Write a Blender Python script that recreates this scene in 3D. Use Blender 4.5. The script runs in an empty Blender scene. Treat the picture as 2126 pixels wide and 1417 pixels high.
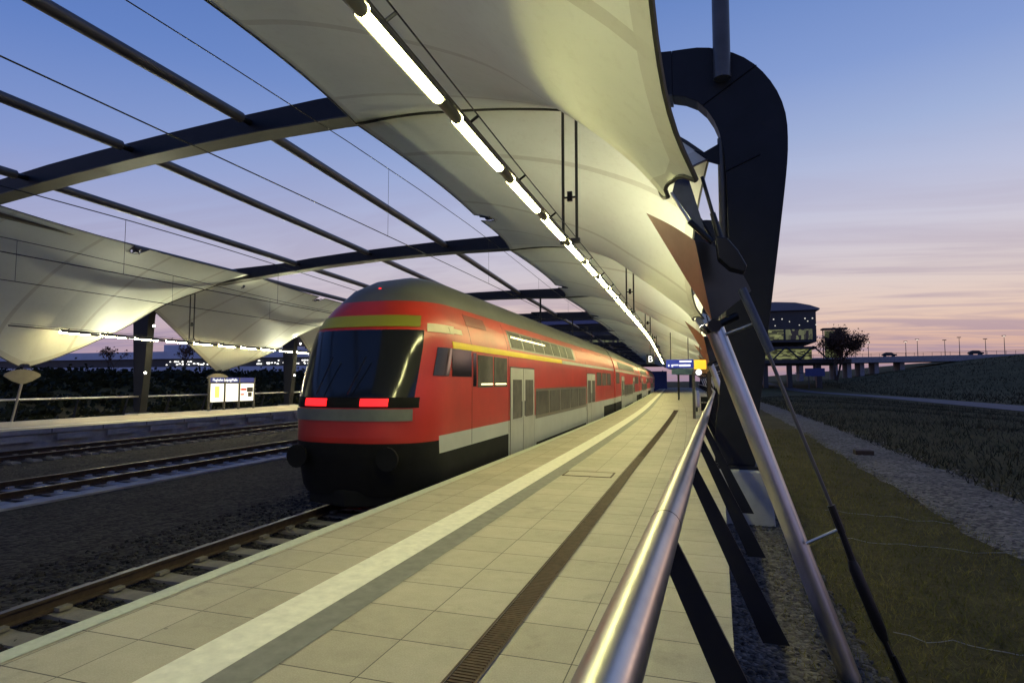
import bpy, bmesh, math, random
import numpy as np
from mathutils import Vector, Matrix
random.seed(7)
sc = bpy.context.scene
col = sc.collection
R = math.radians

# ------------------------------------------------------------------ camera
CAM_H = 1.7
cd = bpy.data.cameras.new("camera"); cam = bpy.data.objects.new("camera", cd); col.objects.link(cam)
cd.sensor_width = 36; cd.lens = 21.22; cd.clip_start = 0.05; cd.clip_end = 6000
cam.location = (0, 0, CAM_H); cam.rotation_euler = (R(93.8), 0, R(17.8))
sc.camera = cam
sc.view_settings.view_transform = 'Standard'; sc.view_settings.look = 'None'
sc.view_settings.exposure = 0.0; sc.view_settings.gamma = 1.0
try: sc.cycles.use_denoising = True
except Exception: pass
sc.cycles.max_bounces = 6; sc.cycles.diffuse_bounces = 3; sc.cycles.glossy_bounces = 3
sc.cycles.sample_clamp_indirect = 4.0

# ------------------------------------------------------------------ dusk sky
def srgb(r, g, b):
    f = lambda c: (c/255/12.92) if c/255 <= .04045 else ((c/255+.055)/1.055)**2.4
    return (f(r), f(g), f(b), 1)
w = bpy.data.worlds.new("World"); sc.world = w; w.use_nodes = True
nt = w.node_tree; N = nt.nodes; L = nt.links; N.clear()
def nd(t, **k):
    n = N.new(t)
    for a, b in k.items(): setattr(n, a, b)
    return n
def mth(op, a, b=None, c=None):
    n = N.new('ShaderNodeMath'); n.operation = op
    for i, v in enumerate((a, b, c)):
        if v is None: continue
        if hasattr(v, 'links') or isinstance(v, bpy.types.NodeSocket): L.new(v, n.inputs[i])
        else: n.inputs[i].default_value = v
    return n.outputs[0]
def ramp(fac, stops):
    n = N.new('ShaderNodeValToRGB'); e = n.color_ramp.elements
    while len(e) > 1: e.remove(e[-1])
    e[0].position = stops[0][0]; e[0].color = stops[0][1]
    for p, c in stops[1:]:
        x = e.new(p); x.color = c
    L.new(fac, n.inputs[0]); return n.outputs[0]
def mixc(f, a, b):
    n = N.new('ShaderNodeMix'); n.data_type = 'RGBA'
    if isinstance(f, (int, float)): n.inputs[0].default_value = f
    else: L.new(f, n.inputs[0])
    for i, v in ((6, a), (7, b)):
        if isinstance(v, tuple): n.inputs[i].default_value = v
        else: L.new(v, n.inputs[i])
    return n.outputs[2]
tc = nd('ShaderNodeTexCoord'); sx = nd('ShaderNodeSeparateXYZ'); L.new(tc.outputs['Generated'], sx.inputs[0])
X, Y, Z = sx.outputs
# distance from the sunset azimuth (to the right of the line)
SUNAZ = R(24)
ca = mth('ADD', mth('MULTIPLY', X, math.sin(SUNAZ)), mth('MULTIPLY', Y, math.cos(SUNAZ)))
hl = mth('SQRT', mth('ADD', mth('MULTIPLY', X, X), mth('MULTIPLY', Y, Y)))
az = mth('DIVIDE', ca, mth('MAXIMUM', hl, .001))
azf = mth('SMOOTH_MIN', 1.0, mth('MAXIMUM', 0.0, mth('MULTIPLY_ADD', az, .9, .12)), .1)
el = mth('MAXIMUM', Z, 0.0)
warm = ramp(el, [(0, srgb(156, 128, 146)), (.03, srgb(194, 158, 158)), (.06, srgb(224, 184, 164)), (.1, srgb(230, 202, 186)), (.15, srgb(222, 207, 204)), (.21, srgb(207, 202, 215)),
                 (.27, srgb(190, 194, 219)), (.35, srgb(161, 178, 217)), (.43, srgb(133, 157, 210)), (.55, srgb(103, 134, 196)), (1, srgb(58, 92, 158))])
cool = ramp(el, [(0, srgb(176, 150, 170)), (.08, srgb(176, 164, 194)), (.18, srgb(160, 166, 206)), (.3, srgb(118, 142, 204)),
                 (.45, srgb(82, 118, 190)), (.65, srgb(56, 92, 166)), (1, srgb(40, 72, 140))])
base = mixc(azf, cool, warm)
# long thin cirrus, seen on a flat layer
den = mth('ADD', el, .07)
cv3 = nd('ShaderNodeCombineXYZ')
L.new(mth('DIVIDE', X, den), cv3.inputs[0]); L.new(mth('DIVIDE', Y, den), cv3.inputs[1])
mp = nd('ShaderNodeMapping'); mp.inputs['Scale'].default_value = (.42, 1.35, 1); mp.inputs['Rotation'].default_value = (0, 0, R(14))
L.new(cv3.outputs[0], mp.inputs[0])
nz = nd('ShaderNodeTexNoise'); nz.inputs['Scale'].default_value = 1.1; nz.inputs['Detail'].default_value = 7; nz.inputs['Roughness'].default_value = .58
nz.inputs['Distortion'].default_value = 1.1
L.new(mp.outputs[0], nz.inputs[0])
cl = ramp(nz.outputs[0], [(.44, (0, 0, 0, 1)), (.62, (1, 1, 1, 1))])
low = ramp(el, [(0, (.8, .8, .8, 1)), (.1, (.5, .5, .5, 1)), (.2, (.24, .24, .24, 1)), (.34, (.04, .04, .04, 1)), (.5, (0, 0, 0, 1))])
cf = mth('MULTIPLY', cl, low)
ccol = mixc(azf, srgb(140, 132, 168), srgb(156, 138, 164))
skyc = mixc(cf, base, ccol)
bg = nd('ShaderNodeBackground'); L.new(skyc, bg.inputs[0]); bg.inputs[1].default_value = 1.0
wo = nd('ShaderNodeOutputWorld'); L.new(bg.outputs[0], wo.inputs[0])
# last glow of the set sun
sd = bpy.data.lights.new("sun", 'SUN'); sd.energy = .05; sd.angle = R(8); sd.color = (1, .62, .42)
so = bpy.data.objects.new("sun", sd); col.objects.link(so); so.location = (60, 120, 40)
so.rotation_euler = Vector((-math.sin(SUNAZ), -math.cos(SUNAZ), -.05)).to_track_quat('-Z', 'Y').to_euler()

# ------------------------------------------------------------------ helpers
def cv(s):
    if s <= 0: return 0.0
    if s > 46: return -46*46/1800 - (s-46)*46/900
    return -s*s/1800
def eo(s):
    # the outer platform edge swings away from the curved track: wider platform further on
    s = max(s, -6)
    if s <= 40: return s*.0175+max(s, 0)**2/1800
    return lin([(40, 1.589), (65, 2.85), (100, 3.9), (200, 6), (400, 8)], s)
def off(s): return max(0, eo(s)-eo(11.7)) if s > 11.7 else 0
def lin(pts, x): return float(np.interp(x, [q[0] for q in pts], [q[1] for q in pts]))
def W0(x, s, z): return Vector((x+cv(s), s, z))
def W(x, s, z):
    k = min(1, max(0, (x+2.2)/2.4))
    return Vector((x+cv(s)+off(s)*k, s, z))
def yaw(s): return math.atan(min(max(s, 0), 46)/900)

class MB:
    def __init__(s): s.v = []; s.f = []; s.m = []; s.uv = {}
    def add(s, vs, fs, m=0):
        b = len(s.v); s.v += [Vector(p) for p in vs]
        for f in fs: s.f.append([b+i for i in f]); s.m.append(m)
        return s
    def box(s, x0, x1, y0, y1, z0, z1, m=0, fn=None):
        vs = [(x, y, z) for z in (z0, z1) for y in (y0, y1) for x in (x0, x1)]
        if fn: vs = [fn(*p) for p in vs]
        return s.add(vs, [(0, 2, 3, 1), (4, 5, 7, 6), (0, 1, 5, 4), (2, 6, 7, 3), (0, 4, 6, 2), (1, 3, 7, 5)], m)
    def tube(s, pts, r, n=8, m=0, cap=True):
        pts = [Vector(p) for p in pts]; rs = r if isinstance(r, (list, tuple)) else [r]*len(pts)
        rings = []; up = None
        for i, p in enumerate(pts):
            t = (pts[min(i+1, len(pts)-1)]-pts[max(i-1, 0)]).normalized()
            if up is None:
                up = Vector((0, 0, 1)) if abs(t.z) < .9 else Vector((1, 0, 0))
            a = t.cross(up).normalized(); b = a.cross(t).normalized(); up = b
            rings.append([p+(a*math.cos(k*2*math.pi/n)+b*math.sin(k*2*math.pi/n))*rs[i] for k in range(n)])
        vs = [q for rg in rings for q in rg]; fs = []
        for i in range(len(pts)-1):
            for k in range(n):
                k2 = (k+1) % n; fs.append((i*n+k, i*n+k2, (i+1)*n+k2, (i+1)*n+k))
        if cap: fs.append(tuple(range(n-1, -1, -1))); fs.append(tuple((len(pts)-1)*n+k for k in range(n)))
        return s.add(vs, fs, m)
    def prism(s, poly, fn, d0, d1, m=0):
        # poly: 2D outline, fn(a,b,d) -> point
        n = len(poly); vs = [fn(a, b, d0) for a, b in poly]+[fn(a, b, d1) for a, b in poly]
        fs = [tuple(range(n)), tuple(range(2*n-1, n-1, -1))]
        for i in range(n):
            j = (i+1) % n; fs.append((i, i+n, j+n, j))
        return s.add(vs, fs, m)
    def grid(s, fn, us, vs, m=0, keep=None):
        b = len(s.v); nu, nv = len(us), len(vs)
        for u in us:
            for v in vs:
                s.uv[len(s.v)] = (u, v); s.v.append(Vector(fn(u, v)))
        for i in range(nu-1):
            for j in range(nv-1):
                s.f.append([b+i*nv+j, b+(i+1)*nv+j, b+(i+1)*nv+j+1, b+i*nv+j+1])
                s.m.append(m(i, j) if callable(m) else m)
        return s
    def build(s, name, mats, parent=None, world=True, smooth=False, fixn=True, bevel=0):
        me = bpy.data.meshes.new(name)
        off = parent.matrix_basis.translation if (parent and world) else Vector((0, 0, 0))
        if parent and world and parent.parent: off = off + parent.parent.matrix_basis.translation
        me.from_pydata([p-off for p in s.v], [], s.f)
        if not isinstance(mats, (list, tuple)): mats = [mats]
        for q in mats: me.materials.append(q)
        me.polygons.foreach_set('material_index', s.m)
        if s.uv:
            ul = me.uv_layers.new(name='UVMap')
            for lp in me.loops: ul.data[lp.index].uv = s.uv.get(lp.vertex_index, (0, 0))
        if fixn:
            bm = bmesh.new(); bm.from_mesh(me); bmesh.ops.recalc_face_normals(bm, faces=bm.faces); bm.to_mesh(me); bm.free()
        if smooth:
            me.polygons.foreach_set('use_smooth', [True]*len(me.polygons))
        me.update()
        o = bpy.data.objects.new(name, me); col.objects.link(o)
        if smooth == 'auto':
            md = o.modifiers.new('split', 'EDGE_SPLIT'); md.split_angle = R(35)
        if bevel:
            md = o.modifiers.new('bevel', 'BEVEL'); md.width = bevel; md.segments = 2; md.limit_method = 'ANGLE'
        if parent: o.parent = parent
        return o
def thing(name, loc, label, cat, group=None, rz=0):
    o = bpy.data.objects.new(name, None); col.objects.link(o); o.location = loc; o.rotation_euler = (0, 0, rz)
    o.empty_display_size = .2; o['label'] = label; o['category'] = cat
    if group: o['group'] = group
    return o
def tag(o, label, cat, group=None):
    o['label'] = label; o['category'] = cat
    if group: o['group'] = group
    return o
def struct(o): o['kind'] = 'structure'; return o
def stuff(o, label, cat): o['kind'] = 'stuff'; o['label'] = label; o['category'] = cat; return o
ORD = ['first', 'second', 'third', 'fourth', 'fifth', 'sixth', 'seventh', 'eighth', 'ninth', 'tenth', 'eleventh', 'twelfth', 'thirteenth',
       'fourteenth', 'fifteenth', 'sixteenth', 'seventeenth', 'eighteenth', 'nineteenth', 'twentieth']
TENS = {2: 'twenty', 3: 'thirty', 4: 'forty', 5: 'fifty', 6: 'sixty'}
def nth(i):
    n = i+1
    if n <= 20: return ORD[i]
    t, u = divmod(n, 10)
    return TENS[t]+'-'+ORD[u-1] if u else TENS[t][:-1]+'ieth'
def lin(pts, x):
    return float(np.interp(x, [p[0] for p in pts], [p[1] for p in pts]))
def frange(a, b, st):
    n = max(1, int(math.ceil((b-a)/st))); return [a+(b-a)*i/n for i in range(n+1)]

# ------------------------------------------------------------------ materials
def newmat(name):
    m = bpy.data.materials.new(name); m.use_nodes = True; t = m.node_tree
    return m, t, t.nodes['Principled BSDF']
def pnoise(t, scale, detail=4, rough=.6, coord='Object', dist=0, vec=None):
    tcn = t.nodes.new('ShaderNodeTexCoord'); n = t.nodes.new('ShaderNodeTexNoise')
    n.inputs['Scale'].default_value = scale; n.inputs['Detail'].default_value = detail; n.inputs['Roughness'].default_value = rough
    n.inputs['Distortion'].default_value = dist
    t.links.new(vec or tcn.outputs[coord], n.inputs['Vector']); return n
def simple(name, c, rough=.6, metal=0, var=.15, scale=3, bump=0, bscale=40, spec=.5, coord='Object'):
    m, t, b = newmat(name)
    b.inputs['Roughness'].default_value = rough; b.inputs['Metallic'].default_value = metal
    b.inputs['Specular IOR Level'].default_value = spec
    n = pnoise(t, scale, coord=coord); r = t.nodes.new('ShaderNodeValToRGB')
    c = tuple(c[:3]); lo = tuple(max(0, x*(1-var)) for x in c)+(1,); hi = tuple(min(1, x*(1+var)) for x in c)+(1,)
    r.color_ramp.elements[0].position = .3; r.color_ramp.elements[1].position = .7
    r.color_ramp.elements[0].color = lo; r.color_ramp.elements[1].color = hi
    t.links.new(n.outputs[0], r.inputs[0]); t.links.new(r.outputs[0], b.inputs['Base Color'])
    if bump:
        n2 = pnoise(t, bscale, 5); bp = t.nodes.new('ShaderNodeBump'); bp.inputs['Strength'].default_value = bump; bp.inputs['Distance'].default_value = .03
        t.links.new(n2.outputs[0], bp.inputs['Height']); t.links.new(bp.outputs[0], b.inputs['Normal'])
    return m
def emit(name, c, s):
    m, t, b = newmat(name); b.inputs['Base Color'].default_value = (c[0]*.5, c[1]*.5, c[2]*.5, 1)
    b.inputs['Emission Color'].default_value = (*c[:3], 1); b.inputs['Emission Strength'].default_value = s; return m
def stones(name, c1, c2, scale, bump=.6):
    m, t, b = newmat(name); b.inputs['Roughness'].default_value = .9; b.inputs['Specular IOR Level'].default_value = .2
    tcn = t.nodes.new('ShaderNodeTexCoord'); v = t.nodes.new('ShaderNodeTexVoronoi'); v.inputs['Scale'].default_value = scale
    t.links.new(tcn.outputs['Object'], v.inputs['Vector'])
    r = t.nodes.new('ShaderNodeValToRGB'); r.color_ramp.elements[0].color = (*c1, 1); r.color_ramp.elements[1].color = (*c2, 1)
    sp = t.nodes.new('ShaderNodeSeparateColor'); t.links.new(v.outputs['Color'], sp.inputs[0]); t.links.new(sp.outputs[0], r.inputs[0])
    n = pnoise(t, .6, 5); mx = t.nodes.new('ShaderNodeMix'); mx.data_type = 'RGBA'; mx.blend_type = 'MULTIPLY'
    mx.inputs[0].default_value = .6; t.links.new(r.outputs[0], mx.inputs[6])
    rr = t.nodes.new('ShaderNodeValToRGB'); rr.color_ramp.elements[0].position = .35; rr.color_ramp.elements[0].color = (.5, .48, .45, 1); rr.color_ramp.elements[1].position = .65
    t.links.new(n.outputs[0], rr.inputs[0]); t.links.new(rr.outputs[0], mx.inputs[7]); t.links.new(mx.outputs[2], b.inputs['Base Color'])
    bp = t.nodes.new('ShaderNodeBump'); bp.inputs['Strength'].default_value = bump; bp.inputs['Distance'].default_value = .05; bp.invert = True
    t.links.new(v.outputs['Distance'], bp.inputs['Height']); t.links.new(bp.outputs[0], b.inputs['Normal'])
    return m

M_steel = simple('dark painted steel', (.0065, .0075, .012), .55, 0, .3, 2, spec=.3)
M_pipe = simple('grey painted pipe', (.07, .068, .07), .4, .2, .2, 2)
M_rib = simple('rib paint', (.035, .035, .03), .5, 0, .2, 3)
M_black = simple('black fittings', (.01, .01, .012), .35, .4, .2, 8)
def brushed(name, c, rough):
    m, t, b = newmat(name); b.inputs['Metallic'].default_value = 1; b.inputs['Base Color'].default_value = (*c, 1)
    n = pnoise(t, 26, 4); r = t.nodes.new('ShaderNodeMapRange'); r.inputs['To Min'].default_value = rough-.07; r.inputs['To Max'].default_value = rough+.1
    t.links.new(n.outputs[0], r.inputs[0]); t.links.new(r.outputs[0], b.inputs['Roughness'])
    n2 = pnoise(t, 3, 4); r2 = t.nodes.new('ShaderNodeValToRGB'); r2.color_ramp.elements[0].position = .3; r2.color_ramp.elements[1].position = .75
    r2.color_ramp.elements[0].color = (c[0]*.8, c[1]*.8, c[2]*.8, 1); r2.color_ramp.elements[1].color = (*c, 1)
    t.links.new(n2.outputs[0], r2.inputs[0]); t.links.new(r2.outputs[0], b.inputs['Base Color']); return m
M_inox = brushed('brushed stainless steel', (.62, .6, .58), .3)
M_plate = brushed('steel plate with reflection tint', (.46, .30, .22), .42)  # warm base colour stands for the red train mirrored in the stainless wing
M_conc = simple('light concrete', (.36, .36, .34), .85, 0, .14, 3, .25, 30)
M_concd = simple('weathered concrete', (.3, .29, .31), .9, 0, .25, 2, .3, 20)
M_wire = simple('overhead wire', (.012, .012, .014), .5, .3, .1, 4)
M_tube = emit('fluorescent diffuser', (1, .96, .40), 82)
M_tubeL = emit('fluorescent diffuser far', (1, .86, .44), 165)
M_flood = emit('floodlight glass', (1, .95, .85), 12)
M_lampfar = emit('street lamp glow', (1, .86, .7), 1.6)
M_rust = simple('rusty rail side', (.05, .03, .02), .8, .2, .3, 8)
M_railtop = brushed('worn rail head', (.2, .19, .2), .4)
M_sleeper = simple('concrete sleeper', (.2, .175, .14), .9, 0, .2, 5, .2, 30)

def tile_mat():
    m, t, b = newmat('granite platform paving'); nn = t.nodes; lk = t.links
    b.inputs['Roughness'].default_value = .62; b.inputs['Specular IOR Level'].default_value = .35
    uv = nn.new('ShaderNodeUVMap'); sp = nn.new('ShaderNodeSeparateXYZ'); lk.new(uv.outputs[0], sp.inputs[0])
    def mt(op, a, bb=None, c=None):
        n = nn.new('ShaderNodeMath'); n.operation = op
        for i, v in enumerate((a, bb, c)):
            if v is None: continue
            if isinstance(v, bpy.types.NodeSocket): lk.new(v, n.inputs[i])
            else: n.inputs[i].default_value = v
        return n.outputs[0]
    u, s = sp.outputs[0], sp.outputs[1]
    row = mt('DIVIDE', mt('SUBTRACT', s, .51), .53)
    fr = mt('FRACT', row); ed = mt('MINIMUM', fr, mt('SUBTRACT', 1.0, fr))
    line = mt('LESS_THAN', ed, .009)
    colid = 0.0; cid = None
    for xx in (-4.06, -3.6, -1.95, -.8, -.42):
        dlt = mt('ABSOLUTE', mt('SUBTRACT', u, xx)); line = mt('MAXIMUM', line, mt('LESS_THAN', dlt, .0035))
        g = mt('GREATER_THAN', u, xx); cid = g if cid is None else mt('ADD', cid, g)
    cmb = nn.new('ShaderNodeCombineXYZ'); lk.new(mt('FLOOR', row), cmb.inputs[0]); lk.new(cid, cmb.inputs[1])
    wn = nn.new('ShaderNodeTexWhiteNoise'); lk.new(cmb.outputs[0], wn.inputs[0])
    tcn = nn.new('ShaderNodeTexCoord')
    sp1 = pnoise(t, 95, 3, .8); sp2 = pnoise(t, .55, 5, .6); sp3 = pnoise(t, 6, 6, .7)
    val = mt('ADD', mt('MULTIPLY', wn.outputs[0], .10), mt('MULTIPLY', sp1.outputs[0], .55))
    val = mt('ADD', val, mt('ADD', mt('MULTIPLY', sp2.outputs[0], .3), mt('MULTIPLY', sp3.outputs[0], .25)))
    r = nn.new('ShaderNodeValToRGB'); e = r.color_ramp.elements
    e[0].position = .35; e[0].color = (.25, .22, .16, 1); e[1].position = .85; e[1].color = (.56, .505, .395, 1)
    lk.new(val, r.inputs[0])
    vo = nn.new('ShaderNodeTexVoronoi'); vo.inputs['Scale'].default_value = 2.6; lk.new(tcn.outputs['Object'], vo.inputs['Vector'])
    spc = nn.new('ShaderNodeSeparateColor'); lk.new(vo.outputs['Color'], spc.inputs[0])
    gum = mt('MULTIPLY', mt('LESS_THAN', vo.outputs['Distance'], mt('MULTIPLY', spc.outputs[0], .05)), mt('MULTIPLY', spc.outputs[1], .75))
    sp4 = pnoise(t, 1.7, 8, .75); gum = mt('MAXIMUM', gum, mt('MULTIPLY', mt('MAXIMUM', mt('SUBTRACT', sp4.outputs[0], .56), 0.0), 2.2))
    line = mt('MAXIMUM', line, gum)
    mx = nn.new('ShaderNodeMix'); mx.data_type = 'RGBA'; lk.new(line, mx.inputs[0]); lk.new(r.outputs[0], mx.inputs[6]); mx.inputs[7].default_value = (.085, .075, .06, 1)
    lk.new(mx.outputs[2], b.inputs['Base Color'])
    bp = nn.new('ShaderNodeBump'); bp.inputs['Strength'].default_value = .25; bp.inputs['Distance'].default_value = .004
    lk.new(mt('SUBTRACT', sp1.outputs[0], line), bp.inputs['Height']); lk.new(bp.outputs[0], b.inputs['Normal'])
    return m
M_tile = tile_mat()
M_white = simple('pale guide paving', (.74, .71, .6), .6, 0, .12, 9)
M_grey = simple('dark guide paving', (.185, .18, .16), .65, 0, .18, 7)
M_edge = simple('ribbed edge stone', (.46, .48, .40), .7, 0, .1, 20)

def fabric():
    m, t, b = newmat('translucent canopy membrane'); nn = t.nodes; lk = t.links
    uv = nn.new('ShaderNodeUVMap'); sp = nn.new('ShaderNodeSeparateXYZ'); lk.new(uv.outputs[0], sp.inputs[0])
    n = pnoise(t, .5, 5); r = nn.new('ShaderNodeValToRGB'); e = r.color_ramp.elements
    e[0].position = .3; e[0].color = (.70, .71, .59, 1); e[1].position = .7; e[1].color = (.78, .79, .68, 1)
    lk.new(n.outputs[0], r.inputs[0])
    def mt(op, a, bb=None):
        q = nn.new('ShaderNodeMath'); q.operation = op
        for i, v in enumerate((a, bb)):
            if v is None: continue
            if isinstance(v, bpy.types.NodeSocket): lk.new(v, q.inputs[i])
            else: q.inputs[i].default_value = v
        return q.outputs[0]
    fr = mt('FRACT', mt('ADD', mt('MULTIPLY', sp.outputs[0], 4.0), .5)); ed = mt('MINIMUM', fr, mt('SUBTRACT', 1.0, fr))
    seam = mt('MULTIPLY', mt('LESS_THAN', ed, .025), .34)
    em = mt('MULTIPLY', mt('MAXIMUM', mt('GREATER_THAN', sp.outputs[1], .965), mt('LESS_THAN', sp.outputs[1], .018)), .3)
    sm = mt('MAXIMUM', seam, em)
    n9 = pnoise(t, 7, 5, .65); dirt = mt('MULTIPLY', mt('MAXIMUM', mt('SUBTRACT', n9.outputs[0], .52), 0), .55)
    sm = mt('ADD', sm, dirt)
    mx = nn.new('ShaderNodeMix'); mx.data_type = 'RGBA'; lk.new(sm, mx.inputs[0]); lk.new(r.outputs[0], mx.inputs[6]); mx.inputs[7].default_value = (.34, .29, .19, 1)
    lk.new(mx.outputs[2], b.inputs['Base Color']); b.inputs['Roughness'].default_value = .55; b.inputs['Specular IOR Level'].default_value = .3
    tr = nn.new('ShaderNodeBsdfTranslucent'); lk.new(mx.outputs[2], tr.inputs[0])
    ms = nn.new('ShaderNodeMixShader'); ms.inputs[0].default_value = .12
    out = [q for q in nn if q.type == 'OUTPUT_MATERIAL'][0]
    lk.new(b.outputs[0], ms.inputs[1]); lk.new(tr.outputs[0], ms.inputs[2]); lk.new(ms.outputs[0], out.inputs[0])
    return m
M_fab = fabric()
M_ballast = stones('track ballast', (.010, .009, .009), (.072, .064, .056), 15, 1.0)
M_ballast2 = stones('grey crushed stone', (.05, .045, .04), (.2, .18, .16), 22, .8)
M_gravel = stones('pale gravel', (.055, .048, .04), (.31, .275, .23), 16, 1.0)
def ground_mat():
    m, t, b = newmat('rough meadow'); nn = t.nodes; lk = t.links; b.inputs['Roughness'].default_value = .95; b.inputs['Specular IOR Level'].default_value = .1
    n1 = pnoise(t, .25, 8, .65); n2 = pnoise(t, 5, 6, .7)
    r = nn.new('ShaderNodeValToRGB'); e = r.color_ramp.elements
    e[0].position = .34; e[0].color = (.05, .044, .018, 1); e[1].position = .68; e[1].color = (.14, .115, .05, 1)
    q = nn.new('ShaderNodeMath'); q.operation = 'ADD'; q2 = nn.new('ShaderNodeMath'); q2.operation = 'MULTIPLY'; q2.inputs[1].default_value = .5
    lk.new(n1.outputs[0], q.inputs[0]); lk.new(n2.outputs[0], q.inputs[1]); lk.new(q.outputs[0], q2.inputs[0]); lk.new(q2.outputs[0], r.inputs[0])
    lk.new(r.outputs[0], b.inputs['Base Color'])
    bp = nn.new('ShaderNodeBump'); bp.inputs['Strength'].default_value = .9; bp.inputs['Distance'].default_value = .15; lk.new(n2.outputs[0], bp.inputs['Height']); lk.new(bp.outputs[0], b.inputs['Normal'])
    return m
M_ground = ground_mat()
M_road = simple('asphalt', (.07, .07, .08), .8, 0, .12, 1.5, .1, 30)
def blade_mat(name, c1, c2):
    m, t, b = newmat(name); b.inputs['Roughness'].default_value = .8; b.inputs['Specular IOR Level'].default_value = .15
    n = pnoise(t, 1.3, 4); r = t.nodes.new('ShaderNodeValToRGB'); r.color_ramp.elements[0].color = (*c1, 1); r.color_ramp.elements[1].color = (*c2, 1)
    r.color_ramp.elements[0].position = .35; r.color_ramp.elements[1].position = .65
    t.links.new(n.outputs[0], r.inputs[0]); t.links.new(r.outputs[0], b.inputs['Base Color']); return m
M_grass = blade_mat('mown grass', (.10, .10, .025), (.22, .18, .06))
M_weed = blade_mat('rough weeds', (.022, .024, .011), (.062, .05, .027))
M_leaf = blade_mat('dark bush leaves', (.009, .013, .006), (.022, .025, .012))
M_autumn = blade_mat('autumn leaves', (.05, .03, .02), (.10, .055, .035))
M_bark = simple('bark', (.05, .035, .028), .9, 0, .3, 6)

# ------------------------------------------------------------------ terrain
def sm(a, b, x):
    t = min(1, max(0, (x-a)/(b-a))); return t*t*(3-2*t)
def hgt(x, y):
    xt = x - cv(y)
    if xt > .2: xt = max(.2, xt-off(y))
    if xt < -28.2:
        h = -.6 + 2.9*sm(-30, -46, xt)
        h -= 1.5*sm(-52, -110, xt); return h+.25*math.sin(x*.21+y*.07)*sm(-33, -46, xt)
    if xt < .2: return -.95
    h = -.8
    if xt > 6.9: h += .35*sm(7, 12, xt)*math.exp(-((xt-12)/7)**2)*sm(4, 20, y) + .1*math.sin(x*.9+y*.33)*sm(7, 10, xt)*(1-sm(19, 23, xt))
    h += 7.6*sm(33, 100, x)*sm(35, 200, y) + 3.3*sm(120, 215, y)*sm(20, 60, x)
    h += 2.6*sm(150, 235, y)*(1-sm(20, 60, x))*sm(2, 16, xt)
    h += .22*math.sin(x*.31+y*.23)*sm(34, 60, x)
    return h
gx = sorted(set([-1500, -900, -500, -320, -220, -160]+frange(-140, -60, 8)+frange(-60, -26, 1.2)+frange(-26, 0, 4)+frange(.2, 36, .7)+frange(36, 130, 3)+[150, 180, 230, 320, 500, 900, 1500]))
gy = sorted(set([-120, -60, -30]+frange(-12, 60, 1.2)+frange(60, 280, 4)+[320, 400, 520, 700, 1000, 1500, 2600]))
g = MB(); wx = lambda x, y: x+cv(min(y, 400))+(off(y) if x > .2 else 0)
g.grid(lambda x, y: (wx(x, y), y, hgt(wx(x, y), y)), gx, gy)
struct(g.build('ground', M_ground, smooth=True, fixn=False))
def sheet(name, x0, x1, s0, s1, z, mat, nx=1, st=3, curved=True, hf=None):
    m = MB(); f = (lambda x, s: W(x, s, z)) if hf is None else hf
    m.grid(f, [x0+(x1-x0)*i/nx for i in range(nx+1)], frange(s0, s1, st)); return struct(m.build(name, mat, fixn=False))
sheet('track_bed', -22.7, -4.0, -8, 260, -.775, M_ballast, 1, 3)
sheet('gravel_strip', .0, 1.35, -4, 150, -.77, M_ballast2, 1, 3)
def wav(s, a, f): return a*math.sin(s*f)+.6*a*math.sin(s*f*2.7+1)
mg = MB(); mg.grid(lambda u, s: W(4.15+2.1*u+wav(s, .05+.08*u, .9+.5*u)+.06*math.sin(s*3.1+u*9), s, -.785+.02*math.sin(u*3.1)), [0, .2, .4, .6, .8, 1], frange(-4, 110, .8))
struct(mg.build('gravel_path', M_gravel, fixn=False))
rdp = [(-20, 22.5), (58, 24.6), (107, 25.2), (135, 23), (180, 18.5), (222, 12.5), (300, 0)]
rdq = [(-20, 30.5), (58, 30.6), (107, 30.2), (135, 27.6), (180, 22.6), (222, 17.2), (300, 5)]
mr = MB(); mr.grid(lambda u, y: (lin(rdp, y)*(1-u)+lin(rdq, y)*u, y, max(hgt(lin(rdp, y), y), hgt(lin(rdq, y), y))+.06), [0, .5, 1], frange(-20, 240, 4))
struct(mr.build('service_road', M_road, fixn=False))

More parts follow.
